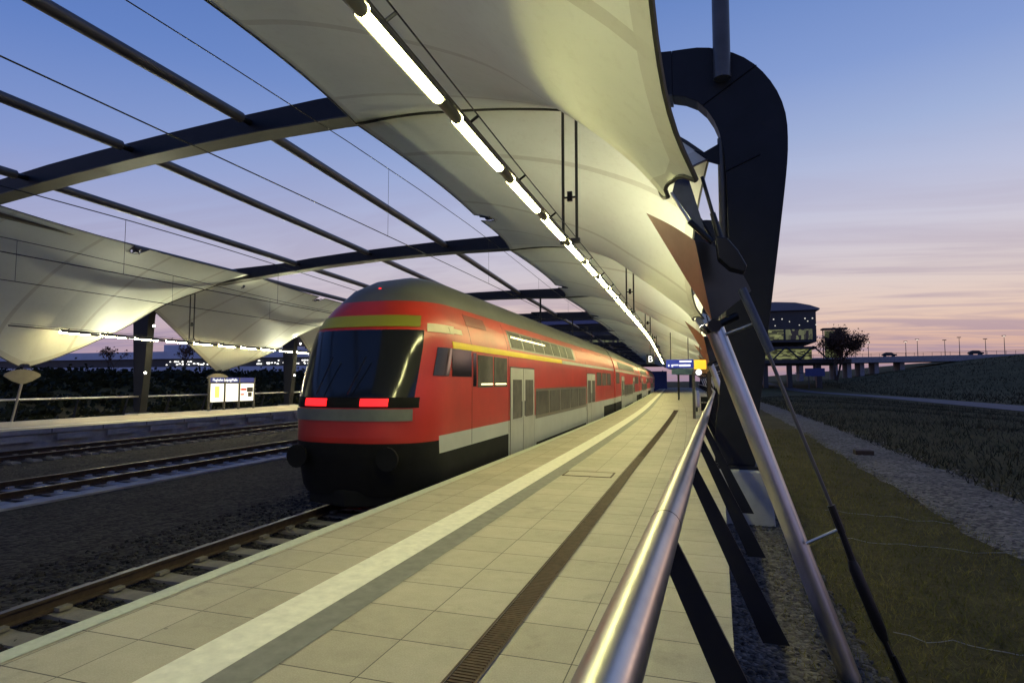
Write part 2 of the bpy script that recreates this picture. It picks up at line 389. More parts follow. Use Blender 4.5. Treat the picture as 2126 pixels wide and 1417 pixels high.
# ------------------------------------------------------------------ platforms
def platform(name, x0, x1, s0, s1, mirrored=False):
    m = MB(); ss = frange(s0, s1, 2)
    edge = (lambda x, s: x+eo(s) if (not mirrored and x == x1) else x)
    m.grid(lambda x, s: W0(edge(x, s), s, 0), [x0, x1], ss)
    m.uv = {k: (m.v[k].x-cv(m.v[k].y), v[1]) for k, v in m.uv.items()}
    root = m.build(name, M_tile, fixn=False); struct(root)
    sgn = 1 if not mirrored else -1
    tx = x0 if not mirrored else x1; bx = x1 if not mirrored else x0
    def strip(nm, a, b, z, mat, e=s1):
        q = MB(); lo, hi = sorted((tx+sgn*a, tx+sgn*b)); q.grid(lambda x, s: W(x, s, z), [lo, hi], frange(s0, e, 2)); return q.build(nm, mat, root, fixn=False)
    strip('edge_strip', 0, .16, .006, M_edge); strip('guide_strip', 1.13, 1.5, .005, M_white); strip('dark_strip', 1.504, 1.77, .005, M_grey)
    def wall(nm, x, z0, z1, mat):
        q = MB(); q.grid(lambda z, s: W0(edge(x, s), s, z), [z0, z1], ss); return q.build(nm, mat, root, fixn=False)
    wall('front_wall', tx, -.16, 0, M_concd); wall('lower_wall', tx+sgn*.12, -.95, -.16, M_concd)
    q = MB(); q.grid(lambda x, s: W(x, s, -.16), sorted([tx, tx+sgn*.12]), ss); q.build('wall_soffit', M_concd, root, fixn=False)
    wall('back_wall', bx, -.95, 0, M_concd)
    # vertical joints of the wall panels
    q = MB()
    for s in frange(s0, min(s1, 60), 2.0): q.box(tx-sgn*.004-.003, tx-sgn*.004+.003, s, s+.03, -.15, -.01, fn=lambda x, y, z: W(x, y, z))
    q.build('panel_joint', M_black, root)
    return root
platform('platform', -4.25, .06, -6, 190)
platform('platform', -28.1, -22.65, -4, 150, True)
# left platform: recessed cable trough panels
tp = MB()
for s in frange(6, 70, 2.0): tp.box(-22.63, -22.60, s+.2, s+1.5, -.42, -.2, fn=lambda x, y, z: W(x, y, z))
struct(tp.build('wall_panel', M_concd))

# drain channel
dr = thing('drain_channel', W(-1.35, 2, 0), 'long narrow rusty drain grating set into the right platform paving', 'drain')
q = MB(); q.grid(lambda x, s: W(x, s, .004), [-1.44, -1.27], frange(-5, 37.5, 1.5)); q.build('channel_bed', simple('drain dark', (.02, .014, .01), .8, .2), dr, fixn=False)
M_grate = simple('rusty grating', (.085, .05, .032), .65, .4, .3, 14)
q = MB()
for s in np.arange(-4.9, 37.3, .035 if True else .1):
    if s > 14 and int(s*100) % 2: continue
    q.box(-1.43, -1.28, s, s+.02, .005, .012, fn=lambda x, y, z: W(x, y, z))
q.build('grating_bars', M_grate, dr, fixn=False)
for a, b in ((-1.452, -1.436), (-1.274, -1.258)):
    q = MB()
    ss = frange(-5, 37.5, 1.5); q.grid(lambda x, s: W(x, s, .013), [a, b], ss); q.build('grating_frame', M_grate, dr, fixn=False)
# access cover
ac = thing('access_cover', W(-2.0, 11.2, 0), 'flush rectangular access cover in the paving beside the guide strip', 'cover')
q = MB(); q.box(-2.44, -1.6, 10.88, 11.4, .001, .006, fn=lambda x, y, z: W(x, y, z)); q.build('lid', M_tile, ac)
q = MB()
for x0, x1, y0, y1 in ((-2.47, -2.44, 10.85, 11.43), (-1.6, -1.57, 10.85, 11.43), (-2.44, -1.6, 10.85, 10.88), (-2.44, -1.6, 11.4, 11.43)):
    q.box(x0, x1, y0, y1, .001, .009, fn=lambda x, y, z: W(x, y, z))
q.build('lid_frame', M_grate, ac)
mt_ = thing('floor_grating', W(-.3, 32, 0), 'dark rectangular grating in the paving by the sign post', 'grating')
q = MB(); q.box(-.55, .1, 29.6, 32.2, .001, .008, fn=lambda x, y, z: W(x, y, z)); q.build('grating_panel', M_grey, mt_)

# ------------------------------------------------------------------ tracks
RT = -.57
def rail_profile(): return [(-.065, 0), (.065, 0), (.065, .015), (.012, .03), (.012, .11), (.036, .12), (.036, .15), (-.036, .15), (-.036, .12), (-.012, .11), (-.012, .03), (-.065, .015)]
def sweep(prof, x, ss, z, mat, name, parent, topm=None):
    m = MB(); n = len(prof)
    for s in ss:
        for a, b in prof: m.v.append(W(x+a, s, z+b))
    for i in range(len(ss)-1):
        for k in range(n):
            k2 = (k+1) % n; m.f.append([i*n+k, i*n+k2, (i+1)*n+k2, (i+1)*n+k]); m.m.append(1 if (topm and k in (6,)) else 0)
    return m.build(name, [mat, topm] if topm else mat, parent)
def track(xc, label, slab):
    t = thing('railway_track', W(xc, 5, RT-.17), label, 'railway track', 'railway tracks between the platforms')
    ss = frange(-6, 40, 2)+frange(40, 200, 5)[1:]
    for dx in (-.7525, .7525): sweep(rail_profile(), xc+dx, ss, RT-.15, M_rust, 'rail', t, M_railtop)
    if slab:
        m = MB(); z0 = RT-.23
        for x0, x1 in ((-1.62, -1.2), (1.2, 1.62)): m.grid(lambda x, s: W(x, s, z0+.07), [xc+x0, xc+x1], ss)
        m.grid(lambda x, s: W(x, s, z0+.005), [xc-1.2, xc+1.2], ss)
        for x in (-1.62, -1.2, 1.2, 1.62): m.grid(lambda z, s: W(xc+x, s, z), [z0-.06 if abs(x) > 1.5 else z0, z0+.07], ss)
        m.build('concrete_slab', M_slab, t, fixn=False)
    sl = []
    for s in np.arange(-2, 62, .62): sl.append(s)
    lead = None
    for s in sl[:100]:
        if lead is None:
            m = MB()
            m.prism([(-1.3, -.1), (1.3, -.1), (1.3, .0), (1.24, .045), (.9, .05), (.55, .02), (-.55, .02), (-.9, .05), (-1.24, .045), (-1.3, 0)] , lambda a, b, d: Vector((a, d, b)), -.13, .13)
            for dx in (-.7525, .7525):
                for e in (-1, 1): m.box(dx+e*.11-.04, dx+e*.11+.04, -.07, .07, .05, .085)
            lead = m.build('sleeper', M_slab if slab else M_sleeper, t, world=False); o = lead
        else:
            o = lead.copy(); col.objects.link(o); o.parent = t
        o.location = W(xc, s, RT-.2)-t.location + Vector((0, 0, .01 if not slab else .0)); o.rotation_euler = (0, 0, yaw(s))
    return t
M_slab = simple('track slab concrete', (.33, .32, .34), .9, 0, .2, 2, .2, 20)
track(-5.9, 'ballasted track with rusty rails along the right platform, under the train', False)
track(-14.45, 'concrete slab track in the middle between both platforms', True)
track(-20.95, 'ballasted track along the left platform edge', False)

# overhead line
def overhead(xc, zm, zc, label):
    t = thing('overhead_line', W(xc, 12, zc), label, 'overhead wire', 'overhead wires above the tracks')
    ss = frange(-6, 120, 3)
    f = lambda s: .35*(1-math.cos((s-12)/36.6*2*math.pi))*.5
    m = MB(); m.tube([W(xc, s, zm-f(s)) for s in ss], .008 if xc > -10 else .014, 5); m.build('messenger_wire', M_wire, t)
    m = MB(); m.tube([W(xc, s, zc) for s in ss], .009 if xc > -10 else .014, 5); m.build('contact_wire', M_wire, t)
    for s in np.arange(10.5 if xc > -10 else (5.7 if xc > -18 else 7.3), 118, 6.1):
        m = MB(); m.tube([W(xc, s, zc), W(xc, s, zm-f(s))], .004 if xc > -10 else .008, 4); m.build('dropper', M_wire, t)
overhead(-5.9, 5.95, 4.58, 'thin overhead wire pair above the red train')
overhead(-14.4, 5.95, 4.5, 'thin overhead wire pair above the middle slab track')
overhead(-20.95, 6.25, 4.9, 'thin overhead wire pair above the far track, in front of the left canopy')

# ------------------------------------------------------------------ portal frames
S0 = 11.7; BAY = 12.3
frames = [S0+BAY*i for i in range(-1, 12)]
def dzf(s): return 0 if s < S0 else (-.03*(s-S0) if s < 37 else -.76-.004*(s-37))
def dzb(x, s): return dzf(s)*lin([(-28.3, .1), (-20.5, .25), (-7.5, 1.2), (-.5, .55), (1.6, .4)], x)
COL_RI = [(.2, .2), (.22, .9), (.3, 1.5), (.48, 3.4), (.52, 4.3), (.5, 5.6), (.44, 6.2), (.32, 6.6), (.12, 6.92), (-.12, 7.1), (-.43, 7.2)]
COL_RO = [(-.43, 8.09), (.1, 8.07), (.5, 7.95), (.82, 7.78), (1.08, 7.55), (1.3, 7.25), (1.45, 6.95), (1.55, 6.6), (1.58, 6.2), (1.55, 5.6), (1.4, 4.4), (1.2, 2.92), (1.0, 1.37), (.88, .2)]
BEAM = [(-.433, 7.2), (-.433, 8.09), (-3, 8.25), (-6, 8.33), (-8.5, 8.31), (-11.1, 8.19), (-13.3, 8.05), (-15.46, 7.89), (-17.3, 7.72), (-19.15, 7.5), (-22, 7.35), (-24.5, 7.25),
        (-26.2, 7.1), (-26.2, 6.25), (-24.5, 6.5), (-22, 6.75), (-19.1, 7.06), (-16.5, 7.33), (-13.98, 7.54), (-12, 7.66), (-10.2, 7.74), (-8, 7.78), (-6, 7.74), (-3, 7.55)]
COL_L = [(-27.62, .12), (-27.5, 1.2), (-27.36, 3.0), (-27.3, 4.6), (-27.25, 5.2), (-27.1, 5.7), (-26.75, 6.05), (-26.203, 6.25), (-26.203, 7.1), (-27.2, 6.95), (-27.85, 6.6), (-28.25, 6.05),
         (-28.38, 5.4), (-28.3, 4.7), (-28.2, 2.9), (-28.1, 1.2), (-28.05, .12)]
RIB_R = [(-7.55, 7.68), (-6.3, 7.72), (-5.2, 7.66), (-3.8, 7.52), (-2.4, 7.28), (-1.2, 6.9), (-.4, 6.45), (.2, 5.95)]
RIB_L = [(-20.9, 6.95), (-22.8, 6.62), (-24.3, 6.27), (-26.2, 5.78), (-27.15, 5.42)]
DEP = .42
def frame(i, s):
    o = thing('portal_frame', W(.6, s, 0), f'{nth(i)} dark steel portal frame from the camera, curved columns and a beam across the tracks' if i else
              'dark steel portal frame standing just behind the photographer', 'portal frame', 'steel portal frames over the tracks')
    fn = lambda x, z, d: W(x, s+d, z+(dzb(x, s) if z > 4.6 else dzb(x, s)*max(0, (z-1.5)/3.1)))
    left = s < 62
    def split(poly, nm):
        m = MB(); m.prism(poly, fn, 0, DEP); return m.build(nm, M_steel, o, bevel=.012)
    split(COL_R, 'column')
    # bottom flange of the beam a little wider and lighter
    bm_ = split(BEAM, 'beam')
    m = MB(); bot = BEAM[13:]
    bot = [(x, z-.004) for x, z in bot]+[BEAM[0]]
    for a, b in zip(bot[:-1], bot[1:]):
        m.add([fn(a[0], a[1], -.05), fn(b[0], b[1], -.05), fn(b[0], b[1], DEP+.05), fn(a[0], a[1], DEP+.05)], [(0, 1, 2, 3)])
        m.add([fn(a[0], a[1]-.03, -.05), fn(b[0], b[1]-.03, -.05), fn(b[0], b[1]-.03, DEP+.05), fn(a[0], a[1]-.03, DEP+.05)], [(3, 2, 1, 0)])
        m.add([fn(a[0], a[1], -.05), fn(b[0], b[1], -.05), fn(b[0], b[1]-.03, -.05), fn(a[0], a[1]-.03, -.05)], [(3, 2, 1, 0)])
    fl = m.build('bottom_flange', M_rib, o, fixn=False)
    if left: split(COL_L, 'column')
    m = MB(); m.box(.12, 1.0, s-.12, s+DEP+.12, .14, .2, fn=lambda x, y, z: W(x, y, z)); m.build('base_plate', M_steel, o)
    # welded seams on the right corner
    m = MB()
    for a, b in (((.12, 6.92), (1.08, 7.55)), ((.5, 5.6), (1.1, 5.85))):
        m.tube([fn(*a, -.004), fn(*b, -.004)], .012, 4)
    m.build('weld_seam', M_black, o)
    m = MB(); m.tube([fn(.44, z, .16) for z in (2.6, 4, 5.2, 6.3)], .075, 12); m.build('downpipe', M_pipe, o, smooth='auto')
    if left:
        m = MB(); m.box(-28.2, -27.5, s-.1, s+DEP+.1, .06, .12, fn=lambda x, y, z: W(x, y, z)); m.build('base_plate', M_steel, o)
    m = MB(); m.tube([W(x, s+.2, z+dzf(s)*(.35+.65*sm(3, 7.5, z))) for x, z in smooth_pts(RIB_R, 30)], .055, 8); m.build('arch_rib', M_rib, o, smooth=True)
    if left:
        m = MB(); m.tube([W(x, s+.2, z+dzl(s)) for x, z in smooth_pts(RIB_L, 24)], .055, 8); m.build('arch_rib', M_rib, o, smooth=True)
    # corner plates at the inner opening
    m = MB(); m.prism([(.42, 6.2), (.12, 6.05), (-.1, 6.12), (-.02, 6.0), (.2, 5.86), (.46, 5.75)], fn, .1, .13); m.build('gusset', M_steel, o)
    f = thing('footing', W(.6, s+.2, -.8), f'pale concrete footing block under the {nth(i)} portal frame column on the right' if i else 'concrete footing block behind the photographer', 'footing', 'concrete column footings')
    m = MB(); m.prism([(.22, .14), (1.08, .14), (1.16, -.82), (.22, -.82)], lambda a, b, d: W(a, s+d, b), -.35, DEP+.4); m.build('block', M_conc, f, bevel=.02)
    m = MB()
    for bx in (.2, .92):
        for by in (-.2, DEP+.2): m.tube([W(bx+.03, s+by, .14), W(bx+.03, s+by, .25)], .025, 6)
    m.build('anchor_bolt', M_steel, f)
    if left:
        f = thing('footing', W(-27.85, s+.2, 0), f'pale concrete footing under the {nth(i)} portal frame column on the left platform', 'footing', 'concrete column footings')
        m = MB(); m.prism([(-28.35, .06), (-27.4, .06), (-27.25, -.1), (-28.35, -.1)], lambda a, b, d: W(a, s+d, b), -.3, DEP+.3); m.build('block', M_conc, f, bevel=.015)
def catmull(P, n):
    P = [np.array(p, float) for p in P]; P = [2*P[0]-P[1]]+P+[2*P[-1]-P[-2]]
    out = []
    segs = len(P)-3
    for k in range(n+1):
        t = k/n*segs; i = min(int(t), segs-1); t -= i
        a, b, c, d = P[i:i+4]
        out.append(.5*((2*b)+(-a+c)*t+(2*a-5*b+4*c-d)*t*t+(-a+3*b-3*c+d)*t**3))
    return out
def smooth_pts(P, n):
    q = catmull(P, n*4); d = [0]
    for a, b in zip(q[:-1], q[1:]): d.append(d[-1]+float(np.linalg.norm(b-a)))
    return [(float(np.interp(d[-1]*k/n, d, [p[0] for p in q])), float(np.interp(d[-1]*k/n, d, [p[1] for p in q]))) for k in range(n+1)]
def dzl(s): return max(-1.2, -.028*(s-23.9))
COL_R = smooth_pts(COL_RI, 30)+smooth_pts(COL_RO, 40)
for i, s in enumerate(frames): frame(i, s)
# mast rising from the near frame corner
mst = thing('mast', W(.47, S0-.12, 7.3), 'round grey steel mast rising from the corner of the nearest visible portal frame', 'mast')
m = MB(); m.tube([W(.47, S0-.14, 7.32), W(.47, S0-.14, 13.5)], .155, 16); m.build('mast_tube', M_pipe, mst, smooth='auto')

# longitudinal roof pipes
PX = [(-10.4, 8.0), (-14.2, 7.78), (-18.05, 7.42), (-21.5, 7.1)]
names = ['rightmost of the four long roof pipes, nearest the train', 'second roof pipe from the train side', 'third roof pipe from the train side', 'leftmost roof pipe, close to the left canopy edge']
for (x, z), lb in zip(PX, names):
    t = thing('roof_pipe', W(x, 12, z), 'round grey steel pipe, '+lb, 'roof pipe', 'long steel roof pipes between the frames')
    seq = [f for f in frames if f < 140]
    for a, b in zip(seq[:-1], seq[1:]):
        za, zb = z+dzb(x, a), z+dzb(x, b)
        m = MB(); m.tube([W(x, a+DEP+.3, za), W(x, b-.3, zb)], .125, 12); m.build('pipe_length', M_pipe, t, smooth='auto')
        for u0_, u1_, z_ in ((a+DEP, a+DEP+.34, za), (b-.34, b, zb)):
            m = MB(); m.tube([W(x, u0_, z_), W(x, u1_, z_)], .075, 10); m.build('pipe_joint', M_black, t)

# ------------------------------------------------------------------ canopies
MID_R = [(-6.8, 7.2), (-5.6, 6.98), (-4.2, 6.5), (-2.63, 5.73), (-1.59, 4.82), (-.65, 3.99), (-.12, 3.46)]
MID_L = [(-21.0, 6.85), (-22.6, 6.25), (-24.4, 5.2), (-25.9, 3.9), (-27.2, 2.3)]
def canopy(side, s0, s1, idx):
    rib = smooth_pts(RIB_R if side > 0 else RIB_L, 26); mid = smooth_pts(MID_R if side > 0 else MID_L, 26)
    rx = [p[0] for p in rib]; rz = [p[1] for p in rib]; mx_ = [p[0] for p in mid]; mz = [p[1] for p in mid]; tt = [k/26 for k in range(27)]
    sc_ = (s0+s1)/2; hs = (s1-s0)/2
    def P(u, v):
        a = abs(u)
        # round notches: eye at the inner edge, cuff at the outer low corner
        if a < .052: v = max(v, 0) if v > .5 else .075*math.sqrt(max(0, 1-(a/.052)**2))+v*(1-.15*math.sqrt(max(0, 1-(a/.052)**2))) if v < .5 else v
        vv = v
        if a < .034: vv = min(v, 1-.022*math.sqrt(1-(a/.034)**2)) if v > .9 else v
        v = vv
        p = 1.55-.35*v
        g = a**p
        M_ = np.interp(v, tt, mx_), np.interp(v, tt, mz); R_ = np.interp(v, tt, rx), np.interp(v, tt, rz)
        x = M_[0]*(1-g)+R_[0]*g; z = M_[1]*(1-g)+R_[1]*g
        sc4 = 4*a*(1-a)
        if side > 0: x -= .13*max(-1, min(1, u/.036))*math.exp(-(u/.13)**2)*v**12
        else: x += (lin([(17.8, -.2), (30, -1.35), (42, -1.9)], sc_)*v**3*(1-g))
        x += -side*((.27 if u < 0 else .5) if side > 0 else .42)*sc4*v**5 + side*.12*sc4*(1-v)**5
        z -= .10*sc4*math.sin(math.pi*min(1, v))
        s = sc_+u*hs+.2
        if side > 0: z += dzf(s)*(.35+.65*sm(3, 7.5, z))*sm(2.8, 4.5, z)
        else: z += dzl(s)*sm(2.2, 4, z)
        return W(x, s, z)
    us = sorted(set([-1+2*k/56 for k in range(57)]+[k*.0068 for k in range(-8, 9)]))
    vs = [0, .01, .02]+[k/30 for k in range(1, 28)]+[.925, .94, .955, .968, .98, .99, 1]
    if side > 0:
        lab = ['cream fabric canopy bay overhead behind and beside the camera', 'cream fabric canopy bay just beyond the first portal frame, above the near light tubes'][idx] if idx < 2 else f'{nth(idx)} cream fabric canopy bay over the right platform, counting from the camera'
    else: lab = f'{nth(idx)} cream fabric canopy bay over the left platform, counting from the left picture edge'
    t = thing('canopy', W(-3 if side > 0 else -24, sc_, 6), lab, 'fabric canopy', 'cream fabric canopies over the right platform' if side > 0 else 'cream fabric canopies over the left platform')
    m = MB(); m.grid(P, us, vs); m.uv = {k: ((u+1)/2, v) for k, (u, v) in m.uv.items()}
    mo = m.build('membrane', M_fab, t, smooth=True, fixn=False)
    # edge cables
    m = MB(); m.tube([P(u, 0)+Vector((0, 0, -.01)) for u in us], .018, 5); m.build('edge_cable', M_rib, t)
    m = MB(); m.tube([P(u, 1)+Vector((0, 0, -.01)) for u in us], .022, 5); m.build('edge_cable', M_rib, t)
    # clamp at the inner eye
    e = P(0, 0); ex = -.5*side
    m = MB(); m.tube([e+Vector((side*.02, 0, .0)), e+Vector((ex, 0, .12))], .02, 6)
    for a, b in ((.0, .3), (.0, -.3)): m.tube([e+Vector((ex*.4, 0, .05)), e+Vector((side*-.05, b, 0))], .016, 5)
    m.box(-.08, .08, -.08, .08, -.05, .05, fn=lambda x, y, z: e+Vector((x+ex*.4, y, z+.05))); m.build('edge_clamp', M_black, t)
    return P
for i in range(len(frames)-1):
    canopy(1, frames[i], frames[i+1], i)
    if 0 < i+1 and frames[i] < 60: canopy(-1, frames[i], frames[i+1], i)

# ------------------------------------------------------------------ canopy anchors (strut, fan plate, tie rod)
def anchor_right(i, s):
    lab = 'stainless anchor strut with dark fan plate and tie rod, nearest the camera beside the handrail' if i == 0 else (
        'anchor strut and fan plate at the foot of the bay behind the camera' if i < 0 else f'{nth(i)} canopy anchor strut with fan plate along the right platform')
    t = thing('canopy_anchor', W(.6, s, -.8), lab, 'canopy anchor', 'steel anchors holding the right canopies down')
    f = lambda x, ds, z: W(x, s+ds, z)
    m = MB(); m.tube([f(.1, .12, 2.2), f(1.14, .06, -.85)], .083, 20); m.build('strut', M_inox, t, smooth='auto')
    # fan: two flat wings folded along a middle ridge
    ap, A, Fo, B = (.08, -.02, 2.24), (-.56, .85, 3.53), (-.055, -.08, 2.98), (.45, .42, 2.57)
    def arc(P, Q, bul, c, n=10):
        P, Q, c = Vector(P), Vector(Q), Vector(c); out = []
        for k in range(n+1):
            q = P.lerp(Q, k/n); q = q+(q-c).normalized()*bul*math.sin(math.pi*k/n); out.append(q)
        return out
    for pts, nm in ((arc(A, Fo, .03, ap), 'fan_plate'), (arc(Fo, B, .13, ap), 'fan_plate')):
        n = len(pts); m = MB(); th = Vector((0, .028, 0))
        vs = [Vector(ap)]+pts
        vs = [f(p[0], p[1], p[2]) for p in vs]; vs2 = [p+th for p in vs]; k = len(vs)
        fs = [tuple(range(k)), tuple(range(2*k-1, k-1, -1))]+[(a, (a+1) % k, (a+1) % k+k, a+k) for a in range(k)]
        m.add(vs+vs2, fs); m.build(nm, M_plate if nm == 'fan_plate' and pts[0][0] < -.3 else M_plateshade, t)
    # pin block at the strut head
    m = MB(); m.tube([f(.02, .02, 2.16), f(.3, .1, 2.3)], .035, 8); m.tube([f(.1, -.1, 2.2), f(.1, .14, 2.2)], .06, 10); m.build('head_pin', M_black, t)
    # cables from the fan to the cuff of the membrane
    m = MB(); m.tube([f(.02, 0, 3.59), f(.11, 0, 3.22)], .017, 8); m.tube([f(.105, 0, 3.24), f(.185, 0, 2.93)], [.026, .034], 10); m.build('stay_cable', M_black, t, smooth='auto')
    m = MB(); m.tube([f(-.26, 0, 3.47), f(-.1, 0, 3.18)], .014, 8); m.build('stay_cable', M_inox, t, smooth='auto')
    m = MB(); m.tube([f(-.1, 0, 3.18), f(.1, 0, 2.97)], .026, 10); m.tube([f(.0, .02, 3.2), f(.11, .02, 2.98)], .012, 6); m.build('turnbuckle', M_black, t, smooth='auto')
    m = MB(); m.prism([(-.25, 3.47), (-.2, 3.64), (-.12, 3.66), (.035, 3.09), (.0, 3.07)], lambda a, b, d: f(a, d, b), .0, .02); m.build('cuff_web', M_web, t)
    m = MB(); m.prism([(.12, 3.0), (.22, 2.98), (.31, 2.86), (.38, 2.72), (.36, 2.66), (.24, 2.7), (.14, 2.8)], lambda a, b, d: f(a, d, b), -.12, .06); m.build('cable_socket', M_black, t, bevel=.012)
    # tie rod with sleeves down to the ground
    rod = [(.36, 2.5), (.86, 1.19), (1.04, .55), (1.14, .25), (1.46, -.65)]
    m = MB(); m.tube([f(.34, .0, 2.52), f(1.02, 0, .6)], .016, 8); m.build('tie_rod', M_pipe, t, smooth='auto')
    m = MB(); m.tube([f(.34, 0, 2.53), f(.56, 0, 1.96)], .04, 10); m.build('rod_sleeve', M_web, t, smooth='auto')
    m = MB(); m.tube([f(1.0, 0, .66), f(1.075, 0, .44)], .032, 10); m.tube([f(1.075, 0, .44), f(1.15, 0, .2)], [.026, .03], 10); m.tube([f(1.14, 0, .22), f(1.16, 0, .15), f(1.33, 0, -.32), f(1.36, 0, -.4)], [.03, .046, .046, .03], 12); m.tube([f(1.35, 0, -.38), f(1.52, 0, -.85)], .022, 8)
    for e in (-.03, .03): m.tube([f(1.41, e, -.5), f(1.5, e, -.72)], .016, 6)
    m.build('turnbuckle', M_black, t, smooth='auto')
    m = MB(); m.tube([f(.8, 0, .33), f(1.04, 0, .46)], .014, 8); m.build('spacer_bar', M_inox, t)
    m = MB(); m.tube([f(.12, .1, 2.1), f(.44, .1, 2.22)], .016, 8); m.build('spacer_bar', M_inox, t)
    m = MB(); m.box(.98, 1.3, -.16, .16, -.95, -.83, fn=f); m.box(1.4, 1.64, -.14, .14, -.95, -.83, fn=f); m.build('foot_block', M_concd, t, bevel=.01)
M_plateshade = simple('shaded steel plate', (.03, .027, .02), .5, .2, .2, 4)  # shaded wing of the same stainless plate, its darkness put into the colour
M_web = simple('blue grey webbing', (.05, .06, .1), .5, .2, .2, 6)
for i in range(-1, 10):
    s = S0+BAY*(i-.5)+.2
    if i < 0: continue
    anchor_right(i, s)
def anchor_left(i, s):
    t = thing('canopy_anchor', W(-27.3, s, -.5), f'{nth(i)} pale fan plate on a slanting strut behind the left platform', 'canopy anchor', 'steel anchors holding the left canopies down')
    f = lambda x, ds, z: W(x, s+ds, z)
    lx = -27.2+lin([(17.8, -.2), (30, -1.35), (42, -1.9)], s)
    m = MB(); m.tube([f(lx, 0, 1.6), f(lx-.55, 0, -.2)], .05, 10); m.build('strut', M_inox, t, smooth='auto')
    m = MB(); poly = [(0, 1.58), (.55, 1.74), (1.0, 1.97), (.96, 2.08), (.6, 2.22), (.2, 2.28), (-.2, 2.28), (-.6, 2.22), (-.96, 2.08), (-1.0, 1.97), (-.55, 1.74)]
    c, q = math.cos(R(35)), math.sin(R(35))
    m.prism(poly, lambda a, b, d: f(lx+a*q*.62+d, a*c*.62, 1.58+(b-1.58)*.9), 0, .03); m.build('fan_plate', M_fanl, t)
    m = MB()
    for e in (-.5, 0, .5): m.tube([f(lx, e*.8, 2.2), f(lx+.05, e*.4, 2.45)], .018, 6)
    m.build('stay_cable', M_black, t)
M_fanl = simple('pale painted plate', (.26, .23, .16), .6, .1, .12, 4)
for k, i in enumerate(range(1, 5)): anchor_left(k, S0+BAY*(i-.5)+.2)

# ------------------------------------------------------------------ light lines
HOOD = 112; HOODL = 108
def zl(s): return lin([(3.9, 4.6), (7.5, 4.5), (11.6, 4.45), (24, 4.36), (40, 4.4), (150, 4.4)], s)
def light_line(x, zf, s0, n, pitch, tube, side, mat, grp, tr=.062):
    t = thing('light_rail', W(x, s0, zf(s0)), f'long slim carrier rail of the light tubes over the {side} platform', 'light rail', 'carrier rails of the light tubes')
    m = MB(); m.tube([W(x+.02, s, zf(s)+.085) for s in frange(s0-2, s0+n*pitch+1, 2.0)], .03, 6); m.build('carrier', M_pipe, t, smooth=True)
    m = MB(); m.tube([W(x+.13, s, zf(s)+.16) for s in frange(s0-2, s0+n*pitch+1, 2.0)], .009, 5); m.build('power_cable', M_black, t)
    ma = MB(); ma.tube([(0, 0, 0), (0, .03, 0), (0, tube-.03, 0), (0, tube, 0)], [tr*.75, tr, tr, tr*.75], 12)
    mb = MB(); mb.tube([(0, tube, 0), (0, pitch, 0)], tr*.94, 12)
    
    mh_ = MB(); n_ = 14; r0_, r1_ = tr*1.12, tr*1.32
    for y_ in (.0, tube):
        for k in range(n_+1):
            hd_ = HOOD if side == 'right' else HOODL; an = R(90-hd_+2*hd_*k/n_)
            for r_ in (r0_, r1_): mh_.v.append(Vector((r_*math.cos(an), y_, r_*math.sin(an))))
    q_ = 2*(n_+1)
    for k in range(n_):
        a_ = 2*k
        mh_.f += [[a_, a_+2, q_+a_+2, q_+a_], [a_+1, q_+a_+1, q_+a_+3, a_+3], [a_, a_+1, a_+3, a_+2], [q_+a_, q_+a_+2, q_+a_+3, q_+a_+1]]; mh_.m += [0]*4
    mh_.f += [[0, q_, q_+1, 1], [2*n_, 2*n_+1, q_+2*n_+1, q_+2*n_]]; mh_.m += [0, 0]
    mc = MB(); mc.tube([(.03, .3, .09), (.13, .32, .17)], .018, 5)
    first = None
    for k in range(n):
        s = s0+k*pitch
        lb = f'{nth(k)} lit fluorescent tube light in the row over the {side} platform'
        o = thing('tube_light', W(x, s, zf(s)), lb, 'tube light', grp, yaw(s))
        o.rotation_euler = (math.atan((zf(s+pitch)-zf(s))/pitch), 0, yaw(s+pitch/2))
        if first is None:
            a = ma.build('diffuser', mat, o, world=False, smooth='auto'); b = mb.build('housing', M_pipe, o, world=False, smooth='auto'); c_ = mc.build('bracket', M_black, o, world=False); d_ = mh_.build('hood', M_pipe, o, world=False); first = (a, b, c_, d_)
        else:
            for q in first:
                c = q.copy(); col.objects.link(c); c.parent = o
light_line(-2.5, zl, 2.04, 48, 1.93, 1.46, 'right', M_tube, 'tube lights over the right platform')
def zll(s): return lin([(16, 3.78), (41, 3.64), (90, 3.6)], s)
light_line(-25.5, zll, 18.17, 22, 1.77, 1.32, 'left', M_tubeL, 'tube lights over the left platform', .05)

def hanger(x, s, ztop, zbot, label, grp, r=.03):
    t = thing('light_hanger', W(x, s, zbot), label, 'hanger', grp)
    for e in (-.14, .14):
        m = MB(); m.tube([W(x+e, s+.2, zbot), W(x+e, s+.2, ztop)], r, 8); m.build('hanger_bar', M_rib, t, smooth='auto')
    m = MB(); zc = zbot+.34*(ztop-zbot); m.tube([W(x-.14, s+.2, zc), W(x+.14, s+.2, zc)], .022, 6); m.box(-.05, .05, -.03, .03, -.08, .12, fn=lambda a, b, c: W(x+a, s+.2+b, zc+c)); m.build('cross_bar', M_black, t)
    m = MB(); m.box(-.2, .2, -.04, .04, -.05, .05, fn=lambda a, b, c: W(x+a, s+.2+b, zbot+.05+c)); m.build('clamp', M_pipe, t)
for i, s in enumerate(frames):
    if i == 0 or s > 130: continue
    hanger(-2.5, s, 7.3+dzf(s), zl(s)+.05, f'{nth(i-1)} pair of dark hanger bars holding the right light row', 'hanger bars of the right light row')
    if s < 60: hanger(-24.6, s, 6.17+dzl(s), zll(s)+.05, f'{nth(i-1)} pair of dark hanger bars holding the left light row', 'hanger bars of the left light row')

